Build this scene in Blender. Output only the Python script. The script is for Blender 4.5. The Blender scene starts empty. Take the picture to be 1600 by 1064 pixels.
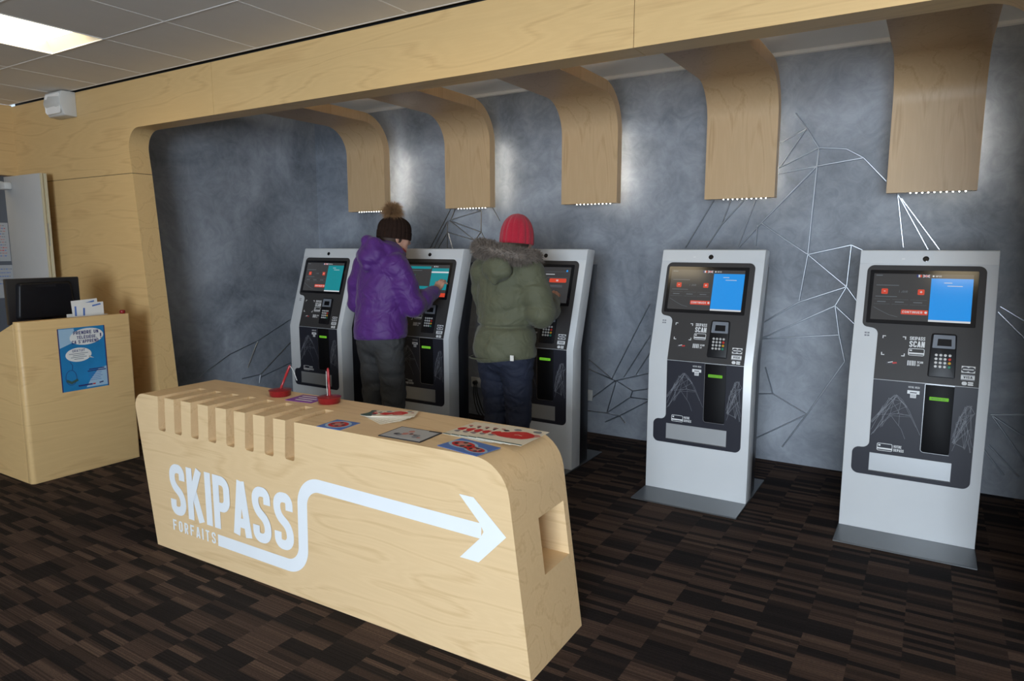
import bpy, bmesh, math, random
import numpy as np
from mathutils import Vector, Matrix
random.seed(7)
sc = bpy.context.scene
COL = sc.collection
R = math.radians

# ------------------------------------------------------------------ camera
cam = bpy.data.cameras.new('camera')
cam.sensor_width = 36.0
cam.lens = 36.0 * 1066.0 / 1600.0
cam.clip_start = 0.05
camo = bpy.data.objects.new('camera', cam)
camo.location = (0, 0, 1.52)
camo.rotation_euler = (R(90 - 7.912), 0, R(31.64))
COL.objects.link(camo)
sc.camera = camo

# ------------------------------------------------------------------ world, daylight, exposure
w = bpy.data.worlds.new('sky'); sc.world = w; w.use_nodes = True
w.node_tree.nodes['Background'].inputs[0].default_value = (0.62, 0.78, 1.0, 1)
w.node_tree.nodes['Background'].inputs[1].default_value = 1.2
def area_light(name, loc, rot, sx, sy, power, col):
    l = bpy.data.lights.new(name, 'AREA'); l.shape = 'RECTANGLE'; l.size = sx; l.size_y = sy
    l.energy = power; l.color = col
    o = bpy.data.objects.new(name, l); o.location = loc; o.rotation_euler = rot
    COL.objects.link(o); return o
# daylight entering through the glazed front of the hall, behind the camera
area_light('window_daylight', (1.25, -5.25, 1.40), (R(90), 0, 0), 3.2, 2.1, 660, (0.78, 0.89, 1.0))
sc.view_settings.view_transform = 'Standard'
sc.view_settings.look = 'None'
sc.view_settings.gamma = 1.0
sc.view_settings.use_curve_mapping = False
sc.view_settings.exposure = 0.0

# ------------------------------------------------------------------ materials
def srgb(r, g, b):
    f = lambda c: c / 12.92 if c <= 0.04045 else ((c + 0.055) / 1.055) ** 2.4
    return (f(r / 255), f(g / 255), f(b / 255), 1)
M = {}
def mat(name, col, rough=0.5, metal=0.0, emit=None, es=0.0, spec=0.5, bump=0.0, bscale=60, bdist=0.01, bdet=4, coat=0.0, sheen=0.0, var=0.0, vscale=8):
    m = bpy.data.materials.new(name); m.use_nodes = True; M[name] = m
    nt = m.node_tree; b = nt.nodes['Principled BSDF']
    b.inputs['Base Color'].default_value = col
    b.inputs['Roughness'].default_value = rough
    b.inputs['Metallic'].default_value = metal
    b.inputs['Specular IOR Level'].default_value = spec
    b.inputs['Coat Weight'].default_value = coat
    b.inputs['Sheen Weight'].default_value = sheen
    if emit: b.inputs['Emission Color'].default_value = emit; b.inputs['Emission Strength'].default_value = es
    tc = nt.nodes.new('ShaderNodeTexCoord')
    n = nt.nodes.new('ShaderNodeTexNoise'); n.inputs['Scale'].default_value = bscale; n.inputs['Detail'].default_value = bdet; n.inputs['Distortion'].default_value = 1.2 if bdist > .01 else 0
    nt.links.new(tc.outputs['Object'], n.inputs['Vector'])
    if bump:
        bp = nt.nodes.new('ShaderNodeBump'); bp.inputs['Strength'].default_value = bump; bp.inputs['Distance'].default_value = bdist
        nt.links.new(n.outputs['Fac'], bp.inputs['Height']); nt.links.new(bp.outputs['Normal'], b.inputs['Normal'])
    n2 = nt.nodes.new('ShaderNodeTexNoise'); n2.inputs['Scale'].default_value = vscale; n2.inputs['Detail'].default_value = 5
    nt.links.new(tc.outputs['Object'], n2.inputs['Vector'])
    mx = nt.nodes.new('ShaderNodeMix'); mx.data_type = 'RGBA'
    v = max(var, 0.03)
    mx.inputs[6].default_value = tuple(c * (1 - v) for c in col[:3]) + (1,)
    mx.inputs[7].default_value = tuple(min(1, c * (1 + v)) for c in col[:3]) + (1,)
    nt.links.new(n2.outputs['Fac'], mx.inputs[0]); nt.links.new(mx.outputs[2], b.inputs['Base Color'])
    return m
def ramp(nt, stops):
    r = nt.nodes.new('ShaderNodeValToRGB'); el = r.color_ramp.elements
    while len(el) < len(stops): el.new(0.5)
    for e, (p, c) in zip(el, stops): e.position = p; e.color = c
    return r
def wood(name, axis, light, dark, rough=0.42, scale=1.0):
    """pale ash veneer, grain running along axis 0=x 1=y 2=z"""
    m = bpy.data.materials.new(name); m.use_nodes = True; M[name] = m
    nt = m.node_tree; b = nt.nodes['Principled BSDF']; L = nt.links.new
    tc = nt.nodes.new('ShaderNodeTexCoord'); mp = nt.nodes.new('ShaderNodeMapping')
    s = [3.2 * scale] * 3; s[axis] = 0.55 * scale
    mp.inputs['Scale'].default_value = s
    L(tc.outputs['Object'], mp.inputs['Vector'])
    n = nt.nodes.new('ShaderNodeTexNoise'); n.inputs['Scale'].default_value = 1.0; n.inputs['Detail'].default_value = 2.0; n.inputs['Roughness'].default_value = 0.45
    L(mp.outputs[0], n.inputs['Vector'])
    mul = nt.nodes.new('ShaderNodeMath'); mul.operation = 'MULTIPLY'; mul.inputs[1].default_value = 17.0
    L(n.outputs['Fac'], mul.inputs[0])
    fr = nt.nodes.new('ShaderNodeMath'); fr.operation = 'PINGPONG'; fr.inputs[1].default_value = 1.0
    L(mul.outputs[0], fr.inputs[0])
    mp2 = nt.nodes.new('ShaderNodeMapping'); s2 = [95.0] * 3; s2[axis] = 3.0; mp2.inputs['Scale'].default_value = s2
    L(tc.outputs['Object'], mp2.inputs['Vector'])
    n2 = nt.nodes.new('ShaderNodeTexNoise'); n2.inputs['Scale'].default_value = 1.0; n2.inputs['Detail'].default_value = 4
    L(mp2.outputs[0], n2.inputs['Vector'])
    ad = nt.nodes.new('ShaderNodeMath'); ad.operation = 'MULTIPLY_ADD'; ad.inputs[1].default_value = 0.50
    L(fr.outputs[0], ad.inputs[0])
    sc2 = nt.nodes.new('ShaderNodeMath'); sc2.operation = 'MULTIPLY'; sc2.inputs[1].default_value = 0.55
    L(n2.outputs['Fac'], sc2.inputs[0]); L(sc2.outputs[0], ad.inputs[2])
    mid = tuple((a * 0.7 + c * 0.3) for a, c in zip(light, dark))
    r = ramp(nt, [(0.18, light), (0.45, mid), (0.62, light), (0.82, dark)])
    L(ad.outputs[0], r.inputs[0]); L(r.outputs[0], b.inputs['Base Color'])
    b.inputs['Roughness'].default_value = rough; b.inputs['Specular IOR Level'].default_value = 0.35
    bp = nt.nodes.new('ShaderNodeBump'); bp.inputs['Strength'].default_value = 0.05; bp.inputs['Distance'].default_value = 0.003
    L(n2.outputs['Fac'], bp.inputs['Height']); L(bp.outputs[0], b.inputs['Normal'])
    return m
WL, WD = (0.68, 0.465, 0.215, 1), (0.59, 0.385, 0.175, 1)
wood('ash_horizontal', 0, WL, WD)
wood('ash_depth', 1, WL, WD)
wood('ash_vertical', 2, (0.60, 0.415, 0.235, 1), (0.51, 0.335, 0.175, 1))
wood('counter_ash', 0, (0.74, 0.535, 0.305, 1), (0.65, 0.45, 0.24, 1), scale=1.3)

def concrete(name):
    m = bpy.data.materials.new(name); m.use_nodes = True; M[name] = m
    nt = m.node_tree; b = nt.nodes['Principled BSDF']; L = nt.links.new
    tc = nt.nodes.new('ShaderNodeTexCoord')
    n1 = nt.nodes.new('ShaderNodeTexNoise'); n1.inputs['Scale'].default_value = 1.3; n1.inputs['Detail'].default_value = 6; n1.inputs['Roughness'].default_value = 0.6; n1.inputs['Distortion'].default_value = 0.8
    n2 = nt.nodes.new('ShaderNodeTexNoise'); n2.inputs['Scale'].default_value = 7; n2.inputs['Detail'].default_value = 7; n2.inputs['Roughness'].default_value = 0.68; n2.inputs['Distortion'].default_value = 2.2
    L(tc.outputs['Object'], n1.inputs['Vector']); L(tc.outputs['Object'], n2.inputs['Vector'])
    ad = nt.nodes.new('ShaderNodeMath'); ad.operation = 'MULTIPLY_ADD'; ad.inputs[1].default_value = 0.72
    L(n1.outputs['Fac'], ad.inputs[0])
    s = nt.nodes.new('ShaderNodeMath'); s.operation = 'MULTIPLY'; s.inputs[1].default_value = 0.26
    L(n2.outputs['Fac'], s.inputs[0]); L(s.outputs[0], ad.inputs[2])
    r = ramp(nt, [(0.33, (0.130, 0.146, 0.174, 1)), (0.5, (0.25, 0.275, 0.318, 1)), (0.66, (0.38, 0.412, 0.465, 1))])
    L(ad.outputs[0], r.inputs[0]); L(r.outputs[0], b.inputs['Base Color'])
    b.inputs['Roughness'].default_value = 0.42; b.inputs['Specular IOR Level'].default_value = 0.45
    bp = nt.nodes.new('ShaderNodeBump'); bp.inputs['Strength'].default_value = 0.07; bp.inputs['Distance'].default_value = 0.01
    L(n2.outputs['Fac'], bp.inputs['Height']); L(bp.outputs[0], b.inputs['Normal'])
concrete('polished_plaster')

def carpet(name):
    m = bpy.data.materials.new(name); m.use_nodes = True; M[name] = m
    nt = m.node_tree; b = nt.nodes['Principled BSDF']; L = nt.links.new
    N = nt.nodes.new
    tc = N('ShaderNodeTexCoord'); sp = N('ShaderNodeSeparateXYZ'); L(tc.outputs['Object'], sp.inputs[0])
    dx = N('ShaderNodeMath'); dx.operation = 'DIVIDE'; dx.inputs[1].default_value = 0.17; L(sp.outputs['X'], dx.inputs[0])
    fl = N('ShaderNodeMath'); fl.operation = 'FLOOR'; L(dx.outputs[0], fl.inputs[0])
    wn = N('ShaderNodeTexWhiteNoise'); wn.noise_dimensions = '1D'; L(fl.outputs[0], wn.inputs['W'])
    off = N('ShaderNodeMath'); off.operation = 'MULTIPLY_ADD'; off.inputs[1].default_value = 900.0
    L(wn.outputs['Value'], off.inputs[0])
    ys = N('ShaderNodeMath'); ys.operation = 'MULTIPLY'; ys.inputs[1].default_value = 33.0; L(sp.outputs['Y'], ys.inputs[0])
    L(ys.outputs[0], off.inputs[2])
    vo = N('ShaderNodeTexVoronoi'); vo.voronoi_dimensions = '1D'; vo.inputs['Scale'].default_value = 1.0; vo.inputs['Randomness'].default_value = 1.0
    L(off.outputs[0], vo.inputs['W'])
    sc_ = N('ShaderNodeSeparateColor'); L(vo.outputs['Color'], sc_.inputs[0])
    r = ramp(nt, [(0.0, (0.010, 0.0072, 0.0078, 1)), (0.36, (0.016, 0.0115, 0.0115, 1)), (0.46, (0.042, 0.026, 0.020, 1)), (0.75, (0.066, 0.041, 0.032, 1)), (1.0, (0.094, 0.060, 0.045, 1))])
    r.color_ramp.interpolation = 'LINEAR'
    L(sc_.outputs[0], r.inputs[0])
    n = N('ShaderNodeTexNoise'); n.inputs['Scale'].default_value = 420; n.inputs['Detail'].default_value = 2
    mp = N('ShaderNodeMapping'); mp.inputs['Scale'].default_value = (0.25, 1, 1); L(tc.outputs['Object'], mp.inputs[0]); L(mp.outputs[0], n.inputs['Vector'])
    mx = N('ShaderNodeMix'); mx.data_type = 'RGBA'; mx.blend_type = 'MULTIPLY'; mx.inputs[0].default_value = 0.55
    r2 = ramp(nt, [(0.3, (0.35, 0.35, 0.35, 1)), (0.7, (1.3, 1.3, 1.3, 1))]); L(n.outputs['Fac'], r2.inputs[0])
    L(r.outputs[0], mx.inputs[6]); L(r2.outputs[0], mx.inputs[7])
    o6 = N('ShaderNodeMath'); o6.operation = 'MULTIPLY'; o6.inputs[1].default_value = 4.5; L(off.outputs[0], o6.inputs[0])
    n3 = N('ShaderNodeTexNoise'); n3.noise_dimensions = '1D'; n3.inputs['Scale'].default_value = 1.0; n3.inputs['Detail'].default_value = 1.0; L(o6.outputs[0], n3.inputs['W'])
    r3 = ramp(nt, [(0.32, (0.55, 0.55, 0.55, 1)), (0.68, (1.35, 1.35, 1.35, 1))]); L(n3.outputs['Fac'], r3.inputs[0])
    mx3 = N('ShaderNodeMix'); mx3.data_type = 'RGBA'; mx3.blend_type = 'MULTIPLY'; mx3.inputs[0].default_value = 0.8
    L(mx.outputs[2], mx3.inputs[6]); L(r3.outputs[0], mx3.inputs[7])
    L(mx3.outputs[2], b.inputs['Base Color'])
    b.inputs['Roughness'].default_value = 0.85; b.inputs['Specular IOR Level'].default_value = 0.2
    bp = N('ShaderNodeBump'); bp.inputs['Strength'].default_value = 0.35; bp.inputs['Distance'].default_value = 0.004
    L(n.outputs['Fac'], bp.inputs['Height']); L(bp.outputs[0], b.inputs['Normal'])
carpet('striped_carpet')

mat('ceiling_tile', (0.76, 0.73, 0.69, 1), 0.9, bump=0.08, bscale=300)
mat('ceiling_rail', (0.90, 0.88, 0.85, 1), 0.6)
mat('niche_white', (0.62, 0.63, 0.64, 1), 0.7)
mat('dark_gap', (0.02, 0.02, 0.02, 1), 0.9)
mat('plain_wall', (0.42, 0.40, 0.37, 1), 0.8)
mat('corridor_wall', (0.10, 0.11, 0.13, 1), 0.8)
mat('kiosk_white', (0.62, 0.64, 0.66, 1), 0.28, spec=0.5)
mat('kiosk_black', (0.012, 0.012, 0.015, 1), 0.35)
mat('panel_grey', (0.040, 0.038, 0.039, 1), 0.42, spec=0.35)
mat('panel_blue', (0.020, 0.021, 0.031, 1), 0.42, spec=0.35)
mat('gloss_black', (0.006, 0.006, 0.008, 1), 0.12)
mat('bay_black', (0.005, 0.005, 0.006, 1), 0.5, spec=0.12)
mat('satin_black', (0.007, 0.007, 0.009, 1), 0.4, spec=0.25)
mat('terminal_grey', (0.17, 0.19, 0.225, 1), 0.35)
mat('steel', (0.42, 0.43, 0.45, 1), 0.32, metal=1.0)
mat('plate_steel', (0.20, 0.21, 0.22, 1), 0.38, metal=0.85)
mat('hatch_steel', (0.46, 0.475, 0.49, 1), 0.42, metal=0.6)
mat('strip_metal', (0.50, 0.53, 0.57, 1), 0.28, metal=1.0)
mat('print_white', (0.72, 0.73, 0.74, 1), 0.5)
mat('print_grey', (0.20, 0.21, 0.24, 1), 0.5)
mat('print_dark', (0.05, 0.05, 0.06, 1), 0.5)
mat('print_red', (0.5, 0.03, 0.03, 1), 0.5)
mat('vinyl_white', (0.80, 0.83, 0.86, 1), 0.45)
mat('key_silver', (0.60, 0.60, 0.60, 1), 0.3, metal=0.3)
mat('key_red', (0.55, 0.03, 0.02, 1), 0.35)
mat('key_yellow', (0.60, 0.33, 0.02, 1), 0.35)
mat('key_green', (0.02, 0.22, 0.14, 1), 0.35)
def emis(name, c, s, rough=0.12): mat(name, (0.02, 0.02, 0.02, 1), rough, emit=c, es=s)
emis('scr_dark', srgb(70, 70, 72), 0.55)
emis('scr_blue', srgb(20, 150, 240), 0.85)
emis('scr_teal', srgb(20, 150, 160), 0.7)
emis('scr_red', srgb(225, 75, 50), 0.75)
emis('scr_white', srgb(225, 230, 235), 0.75)
emis('scr_line', srgb(130, 140, 150), 0.5)
emis('scr_flag_blue', srgb(40, 60, 140), 0.6)
emis('green_glow', srgb(110, 190, 40), 0.8)
emis('led_white', (1.0, 0.93, 0.80, 1), 14)
emis('strip_glow', (1.0, 0.90, 0.74, 1), 36)
emis('lamp_diffuser', (1.0, 0.82, 0.53, 1), 7.5)
mat('lamp_reflector', (0.80, 0.75, 0.64, 1), 0.4)
mat('plastic_white', (0.62, 0.62, 0.60, 1), 0.4)
mat('plastic_black', (0.010, 0.010, 0.012, 1), 0.35)
mat('plastic_red', (0.22, 0.008, 0.012, 1), 0.3)
mat('pen_red', (0.32, 0.02, 0.025, 1), 0.3)
mat('paper_white', (0.72, 0.71, 0.68, 1), 0.7)
mat('paper_cream', (0.70, 0.64, 0.53, 1), 0.7)
mat('paper_grey', (0.40, 0.41, 0.42, 1), 0.5)
mat('ink_red', (0.55, 0.015, 0.015, 1), 0.6)
mat('ink_pink', (0.50, 0.20, 0.17, 1), 0.6)
mat('ink_black', (0.02, 0.02, 0.025, 1), 0.6)
mat('ink_green', (0.04, 0.09, 0.08, 1), 0.6)
mat('ink_purple', (0.20, 0.045, 0.30, 1), 0.6)
mat('ink_blue', (0.08, 0.17, 0.48, 1), 0.6)
mat('poster_blue', (0.02, 0.20, 0.44, 1), 0.35, var=0.35, vscale=5)
mat('poster_pale', (0.34, 0.50, 0.64, 1), 0.4)
mat('ink_navy', (0.03, 0.03, 0.14, 1), 0.5)
mat('door_paint', (0.50, 0.50, 0.50, 1), 0.5)
mat('door_edge', (0.55, 0.50, 0.36, 1), 0.5)
mat('jacket_purple', (0.075, 0.013, 0.165, 1), 0.6, bump=0.55, bscale=9, bdist=0.035, bdet=2.5, sheen=0.15, var=0.10, vscale=12)
mat('jacket_green', (0.088, 0.092, 0.054, 1), 0.75, bump=0.55, bscale=9, bdist=0.035, bdet=2.5, sheen=0.1, var=0.10, vscale=12)
mat('trouser_grey', (0.045, 0.046, 0.048, 1), 0.8, bump=0.55, bscale=9, bdist=0.035, bdet=2.5, var=0.2)
mat('denim', (0.012, 0.017, 0.038, 1), 0.8, bump=0.55, bscale=9, bdist=0.035, bdet=2.5, var=0.25)
mat('denim_seam', (0.07, 0.05, 0.03, 1), 0.8)
mat('boot', (0.02, 0.017, 0.015, 1), 0.6)
mat('skin', (0.55, 0.30, 0.21, 1), 0.5)
mat('knit_brown', (0.026, 0.014, 0.010, 1), 0.95, bump=0.6, bscale=260, spec=0.15)
mat('knit_red', (0.44, 0.008, 0.030, 1), 0.85, bump=0.6, bscale=220, sheen=0.2)
mat('fleece_red', (0.50, 0.03, 0.02, 1), 0.9)
mat('fur_tan', (0.30, 0.17, 0.08, 1), 0.8, var=0.4, vscale=40)
mat('fur_grey', (0.17, 0.14, 0.118, 1), 0.8, var=0.6, vscale=28)
mat('hair_brown', (0.05, 0.03, 0.02, 1), 0.6)
mat('eye_white', (0.7, 0.7, 0.7, 1), 0.2)
mat('cable_black', (0.01, 0.01, 0.01, 1), 0.5)
mat('window_frame', (0.15, 0.15, 0.16, 1), 0.5)
gm = bpy.data.materials.new('glass'); gm.use_nodes = True; M['glass'] = gm
gb = gm.node_tree.nodes['Principled BSDF']; gb.inputs['Transmission Weight'].default_value = 1.0; gb.inputs['Roughness'].default_value = 0.0; gb.inputs['IOR'].default_value = 1.05

# ------------------------------------------------------------------ mesh helpers
class MB:
    def __init__(s): s.v = []; s.f = []; s.m = []; s.mats = []
    def mi(s, name):
        if name not in s.mats: s.mats.append(name)
        return s.mats.index(name)
    def face(s, pts, mat):
        i = len(s.v); s.v += [tuple(p) for p in pts]; s.f.append(tuple(range(i, i + len(pts)))); s.m.append(s.mi(mat))
    def box(s, lo, hi, mat):
        x0, y0, z0 = lo; x1, y1, z1 = hi; i = len(s.v); k = s.mi(mat)
        s.v += [(x0, y0, z0), (x1, y0, z0), (x1, y1, z0), (x0, y1, z0), (x0, y0, z1), (x1, y0, z1), (x1, y1, z1), (x0, y1, z1)]
        for q in ((0, 3, 2, 1), (4, 5, 6, 7), (0, 1, 5, 4), (1, 2, 6, 5), (2, 3, 7, 6), (3, 0, 4, 7)):
            s.f.append(tuple(i + a for a in q)); s.m.append(k)
        return s
    def prism(s, poly, fa, fb, mat, cap_a=True, cap_b=True, mat_side=None):
        """poly 2d list; fa, fb map (x,y) to the two 3d ends"""
        i = len(s.v); n = len(poly); k = s.mi(mat); ks = s.mi(mat_side or mat)
        s.v += [tuple(fa(*p)) for p in poly] + [tuple(fb(*p)) for p in poly]
        if cap_a: s.f.append(tuple(range(i + n - 1, i - 1, -1))); s.m.append(k)
        if cap_b: s.f.append(tuple(range(i + n, i + 2 * n))); s.m.append(k)
        for a in range(n):
            b = (a + 1) % n
            s.f.append((i + a, i + b, i + n + b, i + n + a)); s.m.append(ks)
        return s
    def lathe(s, prof, c, mat, seg=24, axis=Vector((0, 0, 1))):
        q = Vector((0, 0, 1)).rotation_difference(axis); c = Vector(c); i = len(s.v); k = s.mi(mat); n = len(prof)
        for r, h in prof:
            for j in range(seg):
                a = 2 * math.pi * j / seg
                s.v.append(tuple(c + q @ Vector((r * math.cos(a), r * math.sin(a), h))))
        for a in range(n - 1):
            for j in range(seg):
                b = (j + 1) % seg
                s.f.append((i + a * seg + j, i + a * seg + b, i + (a + 1) * seg + b, i + (a + 1) * seg + j)); s.m.append(k)
        s.f.append(tuple(i + j for j in range(seg - 1, -1, -1))); s.m.append(k)
        s.f.append(tuple(i + (n - 1) * seg + j for j in range(seg))); s.m.append(k)
        return s
    def tube(s, pts, r, mat, seg=8):
        pts = [Vector(p) for p in pts]; i = len(s.v); k = s.mi(mat); up = None
        for a, p in enumerate(pts):
            t = (pts[min(a + 1, len(pts) - 1)] - pts[max(a - 1, 0)]).normalized()
            if up is None: up = t.orthogonal().normalized()
            up = (up - t * up.dot(t)).normalized(); bi = t.cross(up)
            rr = r[a] if isinstance(r, (list, tuple)) else r
            for j in range(seg):
                an = 2 * math.pi * j / seg
                s.v.append(tuple(p + (up * math.cos(an) + bi * math.sin(an)) * rr))
        for a in range(len(pts) - 1):
            for j in range(seg):
                b = (j + 1) % seg
                s.f.append((i + a * seg + j, i + a * seg + b, i + (a + 1) * seg + b, i + (a + 1) * seg + j)); s.m.append(k)
        s.f.append(tuple(i + j for j in range(seg - 1, -1, -1))); s.m.append(k)
        e = i + (len(pts) - 1) * seg; s.f.append(tuple(e + j for j in range(seg))); s.m.append(k)
        return s
    def stroke(s, pts, t, fn, mat, closed=False):
        """flat strip of width t along a 2d polyline, mapped by fn"""
        P = [np.array(p, float) for p in pts]; n = len(P); k = s.mi(mat); i = len(s.v)
        for a in range(n):
            p0 = P[a - 1] if (a > 0 or closed) else P[a]; p2 = P[(a + 1) % n] if (a < n - 1 or closed) else P[a]
            d1 = P[a] - p0; d2 = p2 - P[a]
            l1 = np.hypot(*d1); l2 = np.hypot(*d2)
            d1 = d1 / l1 if l1 > 1e-9 else d2 / max(l2, 1e-9); d2 = d2 / l2 if l2 > 1e-9 else d1
            n1 = np.array([-d1[1], d1[0]]); n2 = np.array([-d2[1], d2[0]]); m_ = n1 + n2; m_ /= max(np.hypot(*m_), 1e-6)
            h = t / 2 / max(m_.dot(n1), 0.45)
            s.v.append(tuple(fn(*(P[a] - m_ * h)))); s.v.append(tuple(fn(*(P[a] + m_ * h))))
        for a in range(n if closed else n - 1):
            b = (a + 1) % n
            s.f.append((i + 2 * a, i + 2 * b, i + 2 * b + 1, i + 2 * a + 1)); s.m.append(k)
        return s
    def build(s, name, parent=None, smooth=False, bevel=0.0, seg=2):
        me = bpy.data.meshes.new(name); me.from_pydata(s.v, [], s.f)
        for q in s.mats: me.materials.append(M[q])
        me.polygons.foreach_set('material_index', s.m)
        bm = bmesh.new(); bm.from_mesh(me)
        bmesh.ops.remove_doubles(bm, verts=bm.verts, dist=1e-5)
        if bevel:
            bmesh.ops.recalc_face_normals(bm, faces=bm.faces)
            ed = [e for e in bm.edges if len(e.link_faces) == 2 and e.calc_face_angle(0) > 0.6]
            bmesh.ops.bevel(bm, geom=ed, offset=bevel, segments=seg, affect='EDGES', profile=0.5, clamp_overlap=True)
        bm.to_mesh(me); bm.free()
        if smooth or bevel:
            me.polygons.foreach_set('use_smooth', [True] * len(me.polygons))
            me.set_sharp_from_angle(angle=R(38))
        o = bpy.data.objects.new(name, me); COL.objects.link(o)
        if parent: o.parent = parent
        return o
def tag(o, label=None, cat=None, group=None, kind=None):
    if label: o['label'] = label
    if cat: o['category'] = cat
    if group: o['group'] = group
    if kind: o['kind'] = kind
    return o
def empty(name, loc=(0, 0, 0), rz=0.0):
    o = bpy.data.objects.new(name, None); o.location = loc; o.rotation_euler = (0, 0, rz); o.empty_display_size = 0.1
    COL.objects.link(o); return o
def box(name, lo, hi, mt, parent=None, bevel=0.0): return MB().box(lo, hi, mt).build(name, parent, bevel=bevel)
def struct(o): o['kind'] = 'structure'; return o
def children(o): return [c for c in bpy.data.objects if c.parent == o]
def copy_tree(o, parent=None):
    c = o.copy(); COL.objects.link(c); c.parent = parent
    for ch in children(o): copy_tree(ch, c)
    return c
def rounded(pts, n=6):
    """pts: (x,y,r) -> polygon with rounded corners"""
    out = []; N = len(pts)
    for i, (x, y, r) in enumerate(pts):
        p = np.array([x, y]); a = np.array(pts[i - 1][:2]); b = np.array(pts[(i + 1) % N][:2])
        if r <= 0: out.append((x, y)); continue
        da = a - p; db = b - p; la = np.hypot(*da); lb = np.hypot(*db); da = da / la; db = db / lb
        th = math.acos(max(-1, min(1, da.dot(db)))); d = min(r / math.tan(th / 2), la * 0.49, lb * 0.49); rr = d * math.tan(th / 2)
        bis = (da + db); bis /= np.hypot(*bis); cen = p + bis * rr / math.sin(th / 2)
        s0 = p + da * d - cen; s1 = p + db * d - cen
        a0 = math.atan2(s0[1], s0[0]); a1 = math.atan2(s1[1], s1[0])
        while a1 - a0 > math.pi: a1 -= 2 * math.pi
        while a1 - a0 < -math.pi: a1 += 2 * math.pi
        for k in range(n + 1):
            an = a0 + (a1 - a0) * k / n; out.append((cen[0] + rr * math.cos(an), cen[1] + rr * math.sin(an)))
    return out
def rpath(pts, rad, n=5):
    """open polyline with rounded inner corners"""
    q = [(p[0], p[1], rad if 0 < i < len(pts) - 1 else 0) for i, p in enumerate(pts)]
    return rounded(q, n)
def ellipse(cx, cy, rx, ry, n=20, rot=0.0):
    return [(cx + rx * math.cos(a) * math.cos(rot) - ry * math.sin(a) * math.sin(rot), cy + rx * math.cos(a) * math.sin(rot) + ry * math.sin(a) * math.cos(rot)) for a in [2 * math.pi * k / n for k in range(n)]]

# ------------------------------------------------------------------ condensed stroke lettering
def glyph(c, W, t):
    l, r, b, T, m = t / 2, W - t / 2, t / 2, 1 - t / 2, 0.5
    q = W * 0.55; o = lambda *p: (list(p), q, False); st = lambda *p: (list(p), 0, False); cl = lambda *p: (list(p), q, True)
    G = {'S': [o((r, .70), (r, T), (l, T), (l, .60), (r, .40), (r, b), (l, b), (l, .30))],
         'K': [st((l, 0), (l, 1)), st((r, 1), (l + t * .2, .42)), st((l + t * .55, .58), (r, 0))],
         'I': [st((t / 2, 0), (t / 2, 1))],
         'P': [st((l, 0), (l, 1)), o((l, T), (r, T), (r, .42), (l, .42))],
         'A': [st((l * .8, 0), (W / 2 - t * .08, 1)), st((W - l * .8, 0), (W / 2 + t * .08, 1)), st((W * .25, .24), (W * .75, .24))],
         'F': [st((l, 0), (l, 1)), st((l, T), (W, T)), st((l, .52), (W * .88, .52))],
         'O': [cl((l, b), (r, b), (r, T), (l, T))], '0': [cl((l, b), (r, b), (r, T), (l, T))],
         'R': [st((l, 0), (l, 1)), o((l, T), (r, T), (r, .46), (l, .46)), st((W * .5, .46), (r, 0))],
         'T': [st((W / 2, 0), (W / 2, 1)), st((0, T), (W, T))],
         'C': [o((r, .68), (r, T), (l, T), (l, b), (r, b), (r, .32))],
         'N': [st((l, 0), (l, 1)), st((r, 0), (r, 1)), st((l, 1), (r, 0))],
         'U': [o((l, 1), (l, b), (r, b), (r, 1))],
         'E': [st((l, 0), (l, 1)), st((l, T), (W, T)), st((l, .5), (W * .9, .5)), st((l, b), (W, b))],
         'V': [st((l, 1), (W / 2, 0)), st((r, 1), (W / 2, 0))],
         'D': [o((l, b), (r, b), (r, T), (l, T)), st((l, 0), (l, 1))],
         'G': [o((r, .68), (r, T), (l, T), (l, b), (r, b), (r, .45), (W * .5, .45))],
         'L': [st((l, 0), (l, 1)), st((l, b), (W, b))],
         'M': [st((l, 0), (l, 1)), st((r, 0), (r, 1)), st((l, 1), (W / 2, .3)), st((r, 1), (W / 2, .3))],
         'B': [st((l, 0), (l, 1)), o((l, T), (r, T), (r, .52), (l, .52)), o((l, .52), (r, .52), (r, b), (l, b))],
         'Y': [st((l, 1), (W / 2, .45)), st((r, 1), (W / 2, .45)), st((W / 2, .45), (W / 2, 0))],
         'J': [o((r, 1), (r, b), (l, b), (l, .28))], 'Z': [st((0, T), (W, T)), st((r, T), (l, b)), st((0, b), (W, b))], 'X': [st((l, 0), (r, 1)), st((l, 1), (r, 0))],
         'H': [st((l, 0), (l, 1)), st((r, 0), (r, 1)), st((l, .5), (r, .5))],
         'Q': [cl((l, b), (r, b), (r, T), (l, T)), st((W * .5, .25), (W, 0))],
         '1': [st((W / 2, 0), (W / 2, 1))], '9': [o((r, .5), (l, .5), (l, T), (r, T), (r, b), (l, b))],
         '2': [o((l, .7), (l, T), (r, T), (r, .55), (l, b)), st((l, b), (W, b))],
         '!': [st((W / 2, .3), (W / 2, 1)), st((W / 2, 0), (W / 2, .16))], "'": [st((W / 2, .72), (W / 2, 1))],
         ',': [st((W / 2, -.14), (W / 2, .12))], '-': [st((l, .5), (r, .5))], '+': [st((0, .5), (W, .5)), st((W / 2, .5 - W / 2), (W / 2, .5 + W / 2))]}
    return G.get(c, [])
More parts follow.
